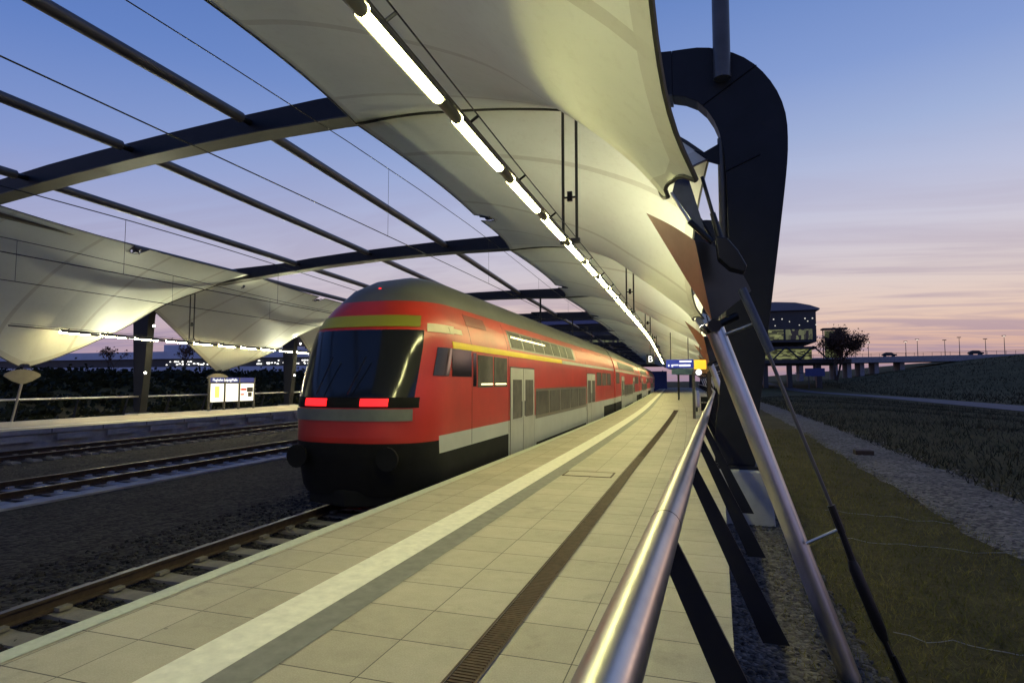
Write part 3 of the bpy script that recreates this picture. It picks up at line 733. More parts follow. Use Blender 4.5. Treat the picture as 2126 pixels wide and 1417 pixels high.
# floodlights on the columns, aimed up at the fabric
def flood(x, s, z, aim, power, label, cone=85, r=.07):
    t = thing('floodlight', W(x, s, z), label, 'floodlight', 'floodlights on the columns')
    d = (W(*aim)-W(x, s, z)).normalized(); m = MB(); p = W(x, s, z)
    m.tube([p-d*.16, p-d*.02, p], [r*.6, r, r*1.05], 12); m.build('lamp_body', M_pipe, t, smooth='auto')
    m = MB(); m.tube([p+d*.002, p+d*.012], r*.92, 12); m.build('lamp_glass', M_flood, t)
    m = MB(); m.tube([p-d*.1, p-d*.1+Vector((.12 if x > -10 else -.12, 0, -.06))], .02, 6); m.build('bracket', M_black, t)
    ld = bpy.data.lights.new('flood_spot', 'SPOT'); ld.energy = power; ld.spot_size = R(cone); ld.spot_blend = .8; ld.shadow_soft_size = .06; ld.color = (1, .98, .66)
    lo = bpy.data.objects.new('flood_spot', ld); col.objects.link(lo); lo.parent = t; lo.location = d*.03
    lo.rotation_euler = d.to_track_quat('-Z', 'Y').to_euler()
for i, s in enumerate(frames):
    if s < 100:
        lab = f'white floodlight on the right column of the {nth(i)} portal frame' if i else 'floodlight on the column behind the photographer'
        flood(.02, s+.65, 2.75, (-3.0, s+4.4, 7.0), 1000 if i else 330, lab, 120)
    if 8 < s < 62:
        flood(-27.0, s-.3, 2.15, (-23.0, s-5, 6.8), 1150 if s < 30 else 900, f'white floodlight low on the left column of the {nth(i)} portal frame', 100)
        flood(-26.6, s-.25, 4.55+dzl(s)*.5, (-24.5, s-2.4, 6.3), 14 if s < 30 else 130, f'small uplight near the top of the left column of the {nth(i)} portal frame', 110)
flood(-21.1, frames[2]-.15, 6.35, (-21.6, frames[2]+.9, 7.2), 70, 'bright uplight under the left end of the second beam', 120, .06)
flood(-2.36, 2.3, 4.85, (-1.6, 5.0, 4.95), 3.4, 'uplight washing the nearest canopy bay, just above the picture', 34)

# catenary drop posts under the beams
for i, s in enumerate(frames):
    if s < 30 or s > 100: continue
    t = thing('drop_post', W(-9.1, s, 5.6), f'dark drop post with cross arm hanging under the {nth(i)} beam', 'drop post', 'drop posts under the beams')
    m = MB(); m.tube([W(-9.1, s+.2, 7.5+dzb(-9, s)+.25), W(-9.1, s+.2, 5.2)], .06, 8); m.build('post', M_steel, t)
    m = MB(); m.box(-9.7, -8.6, s+.14, s+.26, 6.0, 6.07, fn=lambda x, y, z: W(x, y, z)); m.tube([W(-9.6, s+.2, 6.0), W(-9.3, s+.2, 5.85)], .07, 6); m.build('cross_arm', M_steel, t)

# ------------------------------------------------------------------ handrails
def handrail(x, z, lean, s0, s1, pitch, label, r, off=.35, back=False):
    t = thing('handrail', W(x, s0, 0), label, 'handrail', 'handrails along the outer platform edges')
    seg = 2.4
    ss = frange(s0, s1, 1.2)
    RW = (lambda a, s_, z_: W0(a+eo(s_), s_, z_)) if x > -5 else W0
    m = MB(); m.tube([RW(x, s, z) for s in ss], r, 24); m.build('rail_tube', M_inox, t, smooth='auto')
    m = MB()
    for s in np.arange(2.85-4.8, min(s1, 40), 4.8): m.tube([RW(x, s, z), RW(x, s+.012, z)], r*1.012, 24)
    m.build('rail_joint', M_black, t)
    k = 0
    for s in np.arange(s0+off, s1, pitch):
        if k >= 98: break
        k += 1
        m = MB(); zb = -.28; dx = lean*(z-zb)
        a, b = .05, .1
        m.prism([(x-a*.6, z-.02), (x+a, z-.0), (x+dx+b, zb), (x+dx-b*.9, zb)], lambda p, q, d: RW(p, s+d, q), -.012, .012); m.build('post', M_steel, t)
    return t
handrail(-.24, 1.05, .46, -2.1, 150, 2.4, 'thick brushed stainless handrail on slanted flat posts along the right platform edge', .07, .0)
handrail(-27.75, .93, -.3, -3, 140, 2.6, 'thin pale handrail on dark posts along the back of the left platform', .045, .4)

# ------------------------------------------------------------------ train
M_red = simple('traffic red train paint', (.42, .024, .013), .36, 0, .16, .9, 0, 40, .5)
M_redup = simple('traffic red train paint upper side', (.43, .03, .018), .42, 0, .05, .6)
M_tband = simple('light grey train skirt', (.44, .45, .40), .45, 0, .08, 1)
M_troof = simple('train roof grey', (.10, .10, .095), .5, .1, .15, 1.2)
M_under = simple('underframe black', (.007, .007, .006), .8, 0, .3, 3, spec=.2)
M_yell = simple('yellow class stripe', (.75, .53, .02), .5, 0, .06, 2)
M_tdoor = simple('grey train door', (.42, .42, .37), .4, 0, .1, 2)
def glassm(name, c, e):
    m, t, b = newmat(name); b.inputs['Base Color'].default_value = (*c, 1); b.inputs['Roughness'].default_value = .5; b.inputs['Specular IOR Level'].default_value = .12
    n = pnoise(t, 1.1, 4, .7); r = t.nodes.new('ShaderNodeValToRGB'); r.color_ramp.elements[0].position = .4; r.color_ramp.elements[0].color = (.09, .08, .05, 1)
    r.color_ramp.elements[1].position = .75; r.color_ramp.elements[1].color = (.7, .6, .35, 1)
    t.links.new(n.outputs[0], r.inputs[0]); t.links.new(r.outputs[0], b.inputs['Emission Color']); b.inputs['Emission Strength'].default_value = e; return m
M_twin = glassm('tinted lit train window', (.035, .032, .027), .13)
M_tdark = simple('dark cab glass', (.008, .009, .013), .12, 0, .1, 2)
M_tail = emit('red tail light', (1, .012, .014), 2.6)
M_cabin = emit('cabin lamp', (1, .88, .45), 3)
M_disp = emit('yellow destination display', (.27, .26, .012), .16)
M_pan = simple('cream panel', (.6, .5, .36), .5, 0, .1, 3)
PROF = [(1.33, .30), (1.385, .42), (1.39, 1.0), (1.39, 1.6), (1.39, 2.4), (1.385, 2.95), (1.34, 3.2), (1.25, 3.5), (1.12, 3.78), (.97, 4.06), (.74, 4.3), (.4, 4.46), (.06, 4.5)]
PZ = [.30, .42, .7, .985, 1.0, 1.22, 1.30, 1.322, 1.6, 1.9, 2.2, 2.5, 2.75, 2.95, 3.2, 3.4, 3.5, 3.66, 3.78, 3.9, 4.06, 4.18, 4.3, 4.4, 4.46, 4.5]
def hw(z): return float(np.interp(z, [p[1] for p in PROF], [p[0] for p in PROF]))
XC = -5.9
def coach(idx, s0, ln, cab):
    if cab: lab = 'red double deck control car with dark windscreen and two red tail lights'
    else: lab = f'{["second", "third", "fourth"][idx-1]} red double deck coach of the train, counting from the tail lights'
    sh = .7 if cab else 0
    t = thing('train_coach', W(XC, s0, RT), lab, 'train coach', 'coaches of the red regional train')
    A = W(XC, s0, 0); B = W(XC, s0+ln, 0); dirv = (B-A).normalized(); rt = Vector((dirv.y, -dirv.x, 0))
    # local frame: a = across (right +), y = along, z above rail
    G = lambda a, y, z: Vector((A.x, A.y, RT))+rt*a+dirv*y+Vector((0, 0, z))
    def d(z):
        return lin([(.3, .22), (.9, .04), (1.3, 0), (1.9, .02), (2.1, .08), (3.25, .52), (3.6, .75), (4.06, 1.25), (4.3, 1.75), (4.5, 2.6)], z)
    def surf(z, ph, out=0):
        # ph in [-1,1]: plan curve round the nose; |ph|=1 is the flank
        h = hw(z)+out; n = 2.7; rr = 1.35
        c, s_ = abs(math.cos(ph*math.pi/2)), math.sin(ph*math.pi/2)
        tp = 1-.10*(c**.8)
        return (h*math.copysign(abs(s_)**(2/n), s_), d(z)+rr*(1-c**(2/n))-out)
    m = MB(); ys_tail = [3.2, 4.6+sh, 9, 14, 20, ln-4.6, ln]
    rows = PZ
    phs = [-1+2*k/36 for k in range(37)]
    def rowpts(z):
        h = hw(z); out = []
        if cab:
            mid = [surf(z, p) for p in phs]
            out = [(-h, y) for y in reversed(ys_tail)]+mid+[(h, y) for y in ys_tail]
        else:
            out = [(-h, y) for y in reversed([.25]+ys_tail)]+[(-h+.12, .2), (h-.12, .2)]+[(h, y) for y in [.25]+ys_tail]
        return out
    grid = [rowpts(z) for z in rows]; nc = len(grid[0])
    for z, rp in zip(rows, grid):
        for a, y in rp: m.v.append(G(a, y, z))
    for i in range(len(rows)-1):
        zm = (rows[i]+rows[i+1])/2
        for k in range(nc-1):
            a = (grid[i][k][0]+grid[i][k+1][0])/2; y = (grid[i][k][1]+grid[i][k+1][1])/2
            if zm < 1.31: mi = 1
            elif zm > 3.72: mi = 2
            else: mi = 0
            if zm < .99 and (y < 4.6+sh or y > ln-4.6): mi = 3
            if cab and zm < 1.31 and y < 1.0: mi = 0 if zm > 1.21 else 3
            m.f.append([i*nc+k, i*nc+k+1, (i+1)*nc+k+1, (i+1)*nc+k]); m.m.append(mi)
    # roof cap and rear wall
    m.f.append([(len(rows)-1)*nc+k for k in range(nc)]); m.m.append(2)
    m.f.append([i*nc for i in range(len(rows))]+[i*nc+nc-1 for i in reversed(range(len(rows)))]); m.m.append(0)
    if not cab: pass
    body = m.build('body', [M_red, M_tband, M_troof, M_under], t, smooth='auto')
    def panel(y0, y1, z0, z1, mat, nm, parent=t, out=.008, side=1):
        q = MB(); zs = frange(z0, z1, .12); ysq = [y0, y1]
        for z in zs:
            for y in ysq: q.v.append(G(side*(hw(max(.42, z))+out), y, z))
        for i in range(len(zs)-1): q.f.append([2*i, 2*i+1, 2*i+3, 2*i+2]); q.m.append(0)
        # returns, so that the panel is a thin solid
        b = len(q.v)
        for z in zs:
            for y in ysq: q.v.append(G(side*(hw(max(.42, z))-.02), y, z))
        for i in range(len(zs)-1):
            for e in (0, 1): q.f.append([2*i+e, 2*i+2+e, b+2*i+2+e, b+2*i+e]); q.m.append(0)
        q.f.append([0, 1, b+1, b]); q.m.append(0); j = 2*(len(zs)-1); q.f.append([j, j+1, b+j+1, b+j]); q.m.append(0)
        return q.build(nm, mat, parent)
    off = -.57-RT
    zz = lambda z: z+.57           # platform-based height to height above rail
    # low floor skirt between the bogies
    for a0 in (-1.37, 1.33):
        q = MB(); q.box(a0, a0+.04, 4.75+sh, ln-4.75, .12, .30, fn=G); q.build('skirt', M_tband, t)
    d0, d1 = 4.75+sh, 7.15+sh; e0, e1 = ln-10.0, ln-7.65
    for (a, b) in ((d0, d1), (e0, e1)):
        panel(a-.05, b+.05, zz(-.25), zz(2.08), M_black, 'door_frame', out=.004)
        for p, r_ in ((a, (a+b)/2-.02), ((a+b)/2+.02, b)):
            dr_ = panel(p, r_, zz(-.22), zz(2.05), M_tdoor, 'door', out=.012)
            panel(p+.2, r_-.15, zz(.75), zz(1.75), M_twin, 'door_window', parent=dr_, out=.018)
    # windows: lower deck, upper deck, mid level over the bogies
    nlow = 5; wl = (e0-d1-.5)/nlow
    panel(d1+.2, e0-.2, zz(.62), zz(1.5), M_tband2, 'window_band', out=.004)
    for k in range(nlow): panel(d1+.3+k*wl, d1+.3+(k+1)*wl-.22, zz(.72), zz(1.42), M_twin, 'window', out=.012)
    u0 = 5.7 if cab else 3.0; u1 = e1 if not cab else 14.5
    nup = 7; wu = (u1-u0)/nup
    panel(u0-.15, u1+.15, zz(2.52), zz(3.02), M_tband2, 'window_band', out=.004)
    for k in range(nup): panel(u0+k*wu, u0+(k+1)*wu-.16, zz(2.57), zz(2.98), M_twin, 'window', out=.012)
    if cab:
        panel(15.1, ln-2, zz(2.57), zz(2.98), M_redup, 'window_cover', out=.004)
    for k in range(2): panel(2.3+k*1.12+(sh if cab else -1.4), 3.32+k*1.12+(sh if cab else -1.4), zz(1.58), zz(2.27), M_twin, 'window', out=.012)
    for k in range(3): panel(ln-7.1+k*1.9, ln-5.5+k*1.9, zz(1.5), zz(2.15), M_twin, 'window', out=.012)
    # stripe
    if cab:
        panel(1.6, 11.9, zz(2.335), zz(2.465), M_yell, 'class_stripe', out=.010)
        panel(11.95, ln-.2, zz(2.335), zz(2.45), M_tband, 'pale_stripe', out=.010)
    else: panel(.3, ln-.2, zz(2.335), zz(2.45), M_tband, 'pale_stripe', out=.010)
    # interior lamps seen through the glass
    if cab:
        panel(3.2, 4.0, zz(1.63), zz(1.66), M_cabin, 'interior_lamp', out=.016); panel(4.2, 5.05, zz(1.63), zz(1.66), M_cabin, 'interior_lamp', out=.016)
        panel(5.8, 9.7, zz(2.83), zz(2.87), M_cabin, 'interior_lamp', out=.016)
        panel(1.55, 2.6, zz(1.8), zz(2.33), M_tdark, 'cab_window', out=.012)
        panel(2.72, 2.92, zz(1.6), zz(2.3), M_tdark, 'window_post', out=.006)
        panel(2.6, 3.9, zz(2.86), zz(3.1), simple('dark vent', (.2, .02, .015), .5), 'roof_vent', out=.006)
    # nose: windscreen, display, lamps, bumper
    if cab:
        def nose(z0, z1, p0, p1, mat, nm, out=.012, nz=8, np_=18):
            q = MB(); zs = [z0+(z1-z0)*k/nz for k in range(nz+1)]; ps = [p0+(p1-p0)*k/np_ for k in range(np_+1)]
            for o_ in (out, -.03):
                for z in zs:
                    for p in ps:
                        a, y = surf(z, p, o_); q.v.append(G(a, y, z))
            n1 = len(ps); b = len(zs)*n1
            for i in range(nz):
                for k in range(np_): q.f.append([i*n1+k, i*n1+k+1, (i+1)*n1+k+1, (i+1)*n1+k]); q.m.append(0)
            for k in range(np_):
                q.f.append([k, k+1, b+k+1, b+k]); q.m.append(0); j = nz*n1; q.f.append([j+k, j+k+1, b+j+k+1, b+j+k]); q.m.append(0)
            for i in range(nz):
                for e in (0, np_): q.f.append([i*n1+e, (i+1)*n1+e, b+(i+1)*n1+e, b+i*n1+e]); q.m.append(0)
            return q.build(nm, mat, t, smooth='auto')
        nose(2.0, 3.2, -.56, .56, M_tdark, 'windscreen')
        nose(2.38, 2.9, .74, .97, M_tdark, 'cab_window', .012)
        nose(2.38, 2.9, -.97, -.74, M_tdark, 'cab_window', .012)
        nose(3.26, 3.48, -.52, .52, M_disp, 'destination_display')
        nose(1.82, 2.0, -.62, .62, M_under, 'lamp_band', .008)
        for sgn in (-1, 1):
            c = sgn*.2
            nose(1.85, 1.98, c-.11, c+.11, M_tail, 'tail_light', .03, 3, 8)
        nose(1.6, 1.8, -.55, .55, simple('bumper grey', (.12, .13, .11), .6), 'bumper_panel', .02)
        nose(3.18, 3.34, .6, .98, M_pan, 'side_flash', .012)
        nose(3.18, 3.34, -.98, -.6, M_pan, 'side_flash', .012)
        panel(1.55, 2.2, 3.2, 3.3, M_pan, 'side_flash', out=.010)
        q = MB(); q.tube([G(0, 1.3, 4.03), G(0, 1.25, 4.06)], .03, 8); q.build('marker_light', M_tail, t)
        # wiper and coupler
        for wa, wb in ((.1, .35), (-.5, -.3)):
            q = MB(); q.tube([G(wa, -.02, 2.05), G(wb, .16, 2.7)], .012, 5); q.build('wiper', M_black, t)
        for sg in (-.87, .87):
            q = MB(); q.tube([G(sg, .7, .98), G(sg, .02, .98)], .09, 12); q.tube([G(sg, .02, .98), G(sg, -.03, .98)], .2, 16); q.build('buffer', M_under, t, smooth='auto')
        q = MB(); q.prism([(-1.05, .75), (-.9, .42), (0, .12), (.9, .42), (1.05, .75)], lambda a, b, d: G(a, b, d), .12, .40); q.build('snow_plough', M_under, t, bevel=.03)
    # panel seams and door fittings
    for yy in ([2.65, 5.3] if cab else [1.2, 4.6])+[ln-10.2, ln-4.6, ln-.6]:
        panel(yy, yy+.012, 1.0, 3.7, M_black, 'panel_seam', out=.003)
    for yy in (d0+1.0, d0+1.32, e0+.98, e0+1.3): panel(yy, yy+.05, 1.35, 1.75, M_pipe, 'door_handle', out=.03)
    panel(d1+.3, e0-.3, .42, .5, M_under, 'vent_strip', out=.006)
    # bogies with wheels
    for yb in (2.9+sh*.8, ln-2.9):
        b = MB(); b.box(-1.1, 1.1, yb-1.7, yb+1.7, .36, .72, fn=G)
        for sg in (-1.02, 1.02): b.box(sg-.09, sg+.09, yb-1.75, yb+1.75, .32, .62, fn=G)
        bo = b.build('bogie', M_under, t, bevel=.03)
        for dy in (-1.25, 1.25):
            for sg in (-.76, .76):
                q = MB(); q.tube([G(sg-.065, yb+dy, .46), G(sg+.065, yb+dy, .46)], .46, 24); q.build('wheel', M_under, bo, smooth='auto')
    q = MB(); q.box(-1.2, 1.2, 5.0+sh, ln-5.0, .14, .36, fn=G); q.build('underframe', M_under, t)
    if not cab or True:
        q = MB(); q.box(-1.0, 1.0, ln-.02, ln+.42, .9, 3.9, fn=G); q.build('gangway', M_under, t)
    return t
M_tband2 = simple('grey brown window band', (.12, .105, .085), .35, 0, .2, 1.2)
coach(0, 9.0, 27.3, True)
for k in (1, 2, 3): coach(k, 9.7+27.0*k, 26.6, False)

# ------------------------------------------------------------------ signs and furniture on the platforms
M_blue = emit('lit blue sign', (.012, .03, .28), .9)
M_signw = emit('lit white lettering', (.95, .95, 1), 1.3)
M_yel2 = emit('lit yellow sign', (1, .55, .03), 1.2)
M_post = simple('grey post', (.09, .085, .075), .5, .2, .15, 3)
def text(body, size, loc, rot, mat, parent, name='lettering', align='LEFT', ex=.004):
    c = bpy.data.curves.new(name, 'FONT'); c.body = body; c.size = size; c.align_x = align; c.align_y = 'CENTER'; c.extrude = ex
    c.materials.append(mat); o = bpy.data.objects.new(name, c); col.objects.link(o)
    dg = bpy.context.evaluated_depsgraph_get(); me = bpy.data.meshes.new_from_object(o.evaluated_get(dg)); bpy.data.objects.remove(o)
    o = bpy.data.objects.new(name, me); col.objects.link(o); o.parent = parent
    o.location = Vector(loc)-parent.location; o.rotation_euler = rot; return o
bs = thing('platform_sign', W(-1.2, 33, 2.3), 'lit blue platform sign box with white clock line, hanging over the right platform', 'sign')
q = MB(); q.box(-1.62, -.62, 33, 33.25, 2.42, 2.86, fn=lambda x, y, z: W(x, y, z)); q.build('sign_box', M_blue, bs)
q = MB(); q.box(-1.42, -.62, 33, 33.2, 2.08, 2.38, fn=lambda x, y, z: W(x, y, z)); q.build('lower_panel', simple('dim blue sign panel', (.04, .10, .16), .4), bs)
q = MB()
for x0, x1, z0, z1 in ((-1.12, -.68, 2.72, 2.8), (-1.55, -1.5, 2.5, 2.6), (-1.42, -1.36, 2.48, 2.6), (-1.35, -1.16, 2.54, 2.6), (-1.13, -.72, 2.5, 2.6)):
    q.box(x0, x1, 32.98, 33, z0, z1, fn=lambda x, y, z: W(x, y, z))
q.build('text_line', M_signw, bs)
q = MB()
for x in (-1.45, -.8): q.tube([W(x, 33.1, 2.86), W(x, 33.1, 4.3)], .025, 6)
q.build('hanger_rod', M_post, bs)
ys_ = thing('timetable_pillar', W(-.5, 29.3, 0), 'grey pillar with lit yellow sign square and round white lamp on the right platform', 'pillar')
q = MB(); q.box(-.61, -.51, 29.2, 29.35, 0, 2.15, fn=lambda x, y, z: W(x, y, z)); q.build('pillar_post', M_post, ys_, bevel=.01)
q = MB(); q.box(-.53, -.12, 29.2, 29.4, 2.27, 2.7, fn=lambda x, y, z: W(x, y, z)); q.build('sign_square', M_yel2, ys_, bevel=.03)
q = MB(); q.tube([W(-.38, 29.2, 2.13), W(-.38, 29.34, 2.13)], .14, 16); q.build('round_lamp', M_signw, ys_)
q = MB(); q.tube([W(-.33, 29.3, 2.7), W(-.33, 29.3, 3.9)], .02, 6); q.tube([W(-.5, 29.3, 2.0), W(-.3, 29.3, 2.0)], .02, 6); q.build('mount_rod', M_post, ys_)
p2 = thing('platform_post', W(.0, 34, 0), 'dark square post behind the timetable pillar on the right platform', 'post')
q = MB(); q.box(-.12, .02, 33.4, 33.55, 0, 2.25, fn=lambda x, y, z: W(x, y, z)); q.build('post_body', simple('brown post', (.05, .035, .025), .6), p2, bevel=.01)
q = MB(); q.box(-.2, .1, 33.35, 33.6, 0, .06, fn=lambda x, y, z: W(x, y, z)); q.build('post_foot', M_steel, p2)
def bench(s, label):
    t = thing('bench', W(-.1, s, 0), label, 'bench', 'benches on the right platform')
    q = MB()
    for k in range(4): q.box(-.42+k*.13, -.32+k*.13, s, s+1.8, .43, .47, fn=lambda x, y, z: W(x, y, z))
    q.build('seat', M_post, t)
    q = MB(); q.box(.1, .14, s, s+1.8, .5, .85, fn=lambda x, y, z: W(x, y, z)); q.build('backrest', M_post, t)
    for y in (.15, 1.6):
        q = MB(); q.box(-.4, .12, s+y, s+y+.06, 0, .43, fn=lambda x, y, z: W(x, y, z)); q.build('leg', M_steel, t)
bench(37, 'dark slatted bench by the handrail, nearer one beyond the posts'); bench(52, 'dark slatted bench by the handrail, farther one beyond the posts')
def bin_(s, x, label):
    t = thing('litter_bin', W(x, s, 0), label, 'litter bin', 'litter bins on the right platform')
    q = MB(); q.tube([W(x, s, .25), W(x, s, .3), W(x, s, 1.0), W(x, s, 1.05)], [.16, .2, .2, .17], 14); q.build('bin_body', M_inox, t, smooth='auto')
    q = MB(); q.tube([W(x, s+.05, 0), W(x, s+.05, .3)], .05, 8); q.build('bin_post', M_steel, t)
bin_(36, -.55, 'round steel litter bin in front of the nearer bench'); bin_(48, -.6, 'round steel litter bin in front of the farther bench')
vm = thing('shelter', W(-.4, 58, 0), 'glass waiting shelter far along the right platform', 'shelter')
q = MB(); q.box(-1.5, .0, 58, 62, 2.35, 2.45, fn=lambda x, y, z: W(x, y, z)); q.build('roof', M_steel, vm)
for x, y in ((-1.4, 58.1), (-.05, 58.1), (-1.4, 61.9), (-.05, 61.9)):
    q = MB(); q.box(x-.04, x+.04, y-.04, y+.04, 0, 2.35, fn=lambda a, b, z: W(a, b, z)); q.build('post', M_steel, vm)
q = MB(); q.box(-.06, -.04, 58.2, 61.8, .3, 2.2, fn=lambda a, b, z: W(a, b, z)); q.build('glass_wall', simple('green glass', (.10, .13, .11), .1), vm)
bsn = thing('section_sign', W(-3.3, 60, 3.5), 'dark sign with a white letter B hanging beyond the train roof line', 'sign')
q = MB(); q.box(-3.62, -2.86, 60, 60.1, 3.42, 4.3, fn=lambda x, y, z: W(x, y, z)); q.build('sign_board', simple('dark sign', (.012, .016, .03), .5), bsn)
q = MB(); q.tube([W(-3.24, 60.05, 4.3), W(-3.24, 60.05, 5.6)], .03, 6); q.build('hanger_rod', M_post, bsn)
text('B', .86, W(-3.24, 59.98, 3.86), (R(90), 0, 0), M_signw, bsn, 'letter', 'CENTER')

# left information board
ib = thing('information_board', W(-27.4, 28.6, 0), 'information board with three lit posters under a blue station name on the left platform', 'information board')
IB = lambda a, d, z: W(-27.3-d, 28.35+a, z)
for a in (0, 1.23, 2.47, 3.85):
    q = MB(); q.box(a-.05, a+.05, -.05, .05, 0, 1.95, fn=IB); q.build('post', M_post, ib)
q = MB(); q.box(.06, 3.79, -.03, .06, 1.66, 1.95, fn=IB); q.build('header', emit('lit deep blue header', (.02, .03, .2), .6), ib)
M_poster = emit('lit poster', (1, .98, .86), 1.1)
for k, (a0, a1) in enumerate(((.1, 1.14), (1.32, 2.38), (2.58, 3.76))):
    q = MB(); q.box(a0-.03, a1+.03, -.02, .05, .46, 1.62, fn=IB); fr_ = q.build('panel_frame', M_post, ib)
    q = MB(); q.box(a0, a1, -.035, -.021, .5, 1.58, fn=IB); q.build('poster', M_poster, fr_)
q = MB(); q.box(.42, .78, -.045, -.036, .75, 1.42, fn=IB); q.build('timetable_sheet', emit('yellow sheet', (1, .85, .2), .9), ib)
q = MB(); q.box(2.62, 3.1, -.045, -.036, 1.15, 1.28, fn=IB); q.box(2.62, 2.9, -.045, -.036, .85, .95, fn=IB); q.build('poster_print', emit('red print', (.8, .08, .04), .7), ib)
q = MB(); q.box(3.15, 3.7, -.045, -.036, 1.05, 1.35, fn=IB); q.box(3.25, 3.6, -.045, -.036, .75, 1.02, fn=IB); q.build('poster_picture', simple('dark print', (.03, .02, .015), .6), ib)
text('Flughafen Leipzig/Halle', .225, IB(.2, -.06, 1.8), (R(90), 0, R(90)+yaw(30)), M_signw, ib, 'lettering', 'LEFT')
tm = thing('ticket_machine', W(-27.2, 44, 0), 'dark ticket machine with yellow panels on the left platform', 'ticket machine')
q = MB(); q.box(-27.5, -26.9, 42.2, 43.0, 0, 1.75, fn=lambda x, y, z: W(x, y, z)); q.build('cabinet', M_steel, tm, bevel=.02)
q = MB(); q.box(-26.9, -26.88, 42.3, 42.9, 1.05, 1.55, fn=lambda x, y, z: W(x, y, z)); q.box(-26.9, -26.88, 42.35, 42.85, .7, .9, fn=lambda x, y, z: W(x, y, z)); q.build('front_panel', simple('yellow panel', (.45, .33, .05), .5), tm)

# ------------------------------------------------------------------ far buildings, bridge, lamps
M_fac = simple('dark facade', (.022, .027, .034), .5, 0, .3, .2)
M_roofl = simple('pale metal roof', (.10, .115, .16), .45, .1, .12, .1)
def litwin(name, c1, c2, e, sx_, sz):
    m, t, b = newmat(name); nn = t.nodes; lk = t.links
    tcn = nn.new('ShaderNodeTexCoord'); mp_ = nn.new('ShaderNodeMapping'); mp_.inputs['Scale'].default_value = (sx_, sx_, sz)
    lk.new(tcn.outputs['Object'], mp_.inputs[0]); v = nn.new('ShaderNodeTexVoronoi'); v.distance = 'CHEBYCHEV'; v.inputs['Scale'].default_value = 1; v.inputs['Randomness'].default_value = .7
    lk.new(mp_.outputs[0], v.inputs['Vector']); sp = nn.new('ShaderNodeSeparateColor'); lk.new(v.outputs['Color'], sp.inputs[0])
    r = nn.new('ShaderNodeValToRGB'); r.color_ramp.elements[0].position = .3; r.color_ramp.elements[0].color = (*c1, 1); r.color_ramp.elements[1].position = .9; r.color_ramp.elements[1].color = (*c2, 1)
    lk.new(sp.outputs[0], r.inputs[0]); lk.new(r.outputs[0], b.inputs['Emission Color']); b.inputs['Emission Strength'].default_value = e; b.inputs['Base Color'].default_value = (.02, .02, .02, 1); b.inputs['Roughness'].default_value = .2
    return m
M_win1 = litwin('lit office glass', (.015, .02, .018), (.6, .66, .3), .18, 1.6, .7)
M_win2 = litwin('lit hall glass', (.06, .07, .02), (.75, .8, .3), .28, .9, 2.6)
M_spark = emit('ceiling spot', (1, .95, .8), .7)
tb = thing('terminal_building', (10, 185, 0), 'dark glazed terminal building on stilts spanning the tracks in the distance', 'terminal building')
X0, X1, Y0, Y1 = -64, 28.0, 176, 206
q = MB(); q.box(X0, X1, Y0, Y1, 12.2, 20.6); q.build('hall', M_fac, tb)
q = MB(); arc_ = [(X0, 20.63), (X1+.8, 20.63), (X1+.8, 21.0), (X1-1.5, 21.9), (X1-5, 22.7), (X1-10, 23.0), (X1-20, 22.7), (X0, 21.6)]
q.prism(arc_, lambda a, b, d_: Vector((a, d_, b)), Y0-1, Y1+1); q.build('roof', M_roofl, tb)
q = MB(); q.box(X1-14.3, X1-12.2, 184, 190, 22.5, 24.6); q.box(-34, -28, 180, 190, 22.2, 23.6); q.build('roof_plant', M_fac, tb)
for a0, a1, z0, z1, mt0 in ((X0+1, X1-14, 13.0, 15.2, M_win1), (X1-13.5, X1-8, 12.9, 15.6, M_win2), (X1-7.5, X1-1, 12.9, 15.6, M_win1)):
    q = MB(); q.box(a0, a1, Y0-.12, Y0-.02, z0, z1); q.build('window_band', mt0, tb)
q = MB(); q.box(X0, X1-16, Y0-1.4, Y0-.2, 18.6, 19.6); q.build('light_band', simple('blue glazed band', (.10, .13, .26), .3), tb)
q = MB()
for k in range(46):
    x = X0+4+k*2.0+random.uniform(-.7, .7); z = random.choice([16.6, 16.9, 17.6])
    if random.random() < .6: q.box(x, x+random.uniform(.2, .5), Y0-.1, Y0-.03, z, z+.22)
for x in (17.5, 19.6, 25.2, 27): q.box(x, x+.3, Y0-.1, Y0-.03, 18.3, 18.6)
q.build('ceiling_spots', M_spark, tb)
q = MB(); q.box(X0, X1, Y0, Y1, 10.4, 11.0); q.box(X0, X1+8, Y0, Y1, 6.6, 7.6); q.build('floor_slab', M_fac, tb)
q = MB(); q.box(X0, X1-.8, Y0+3, Y0+3.2, 7.62, 10.38); q.build('hall_glazing', M_win2, tb)
q = MB()
for k in range(14):
    x = X0+2+k*6.6
    q.tube([(x, Y0-.3, 7.6), (x+3.3, Y0-.3, 11)], .22, 5); q.tube([(x+3.3, Y0-.3, 11), (x+6.6, Y0-.3, 7.6)], .22, 5)
q.build('truss', M_fac, tb)
for x in (-60, -40, -28, -4, 15.5, 21.5, 28.6):
    q = MB(); q.box(x-.6, x+.6, Y0+2, Y0+4, -1, 6.6); q.build('stilt', M_fac, tb)
q = MB()
for x in (29.6, 33.5): q.box(x, x+.25, Y0+1, Y0+1.3, 7.6, 15.5)
q.box(29.6, 35.5, Y0+.5, Y0+4, 15.4, 15.8); q.box(30.2, 34.5, Y0+2, Y0+2.2, 8.0, 15.2, 1); q.build('stair_tower', [M_fac, M_win1], tb)
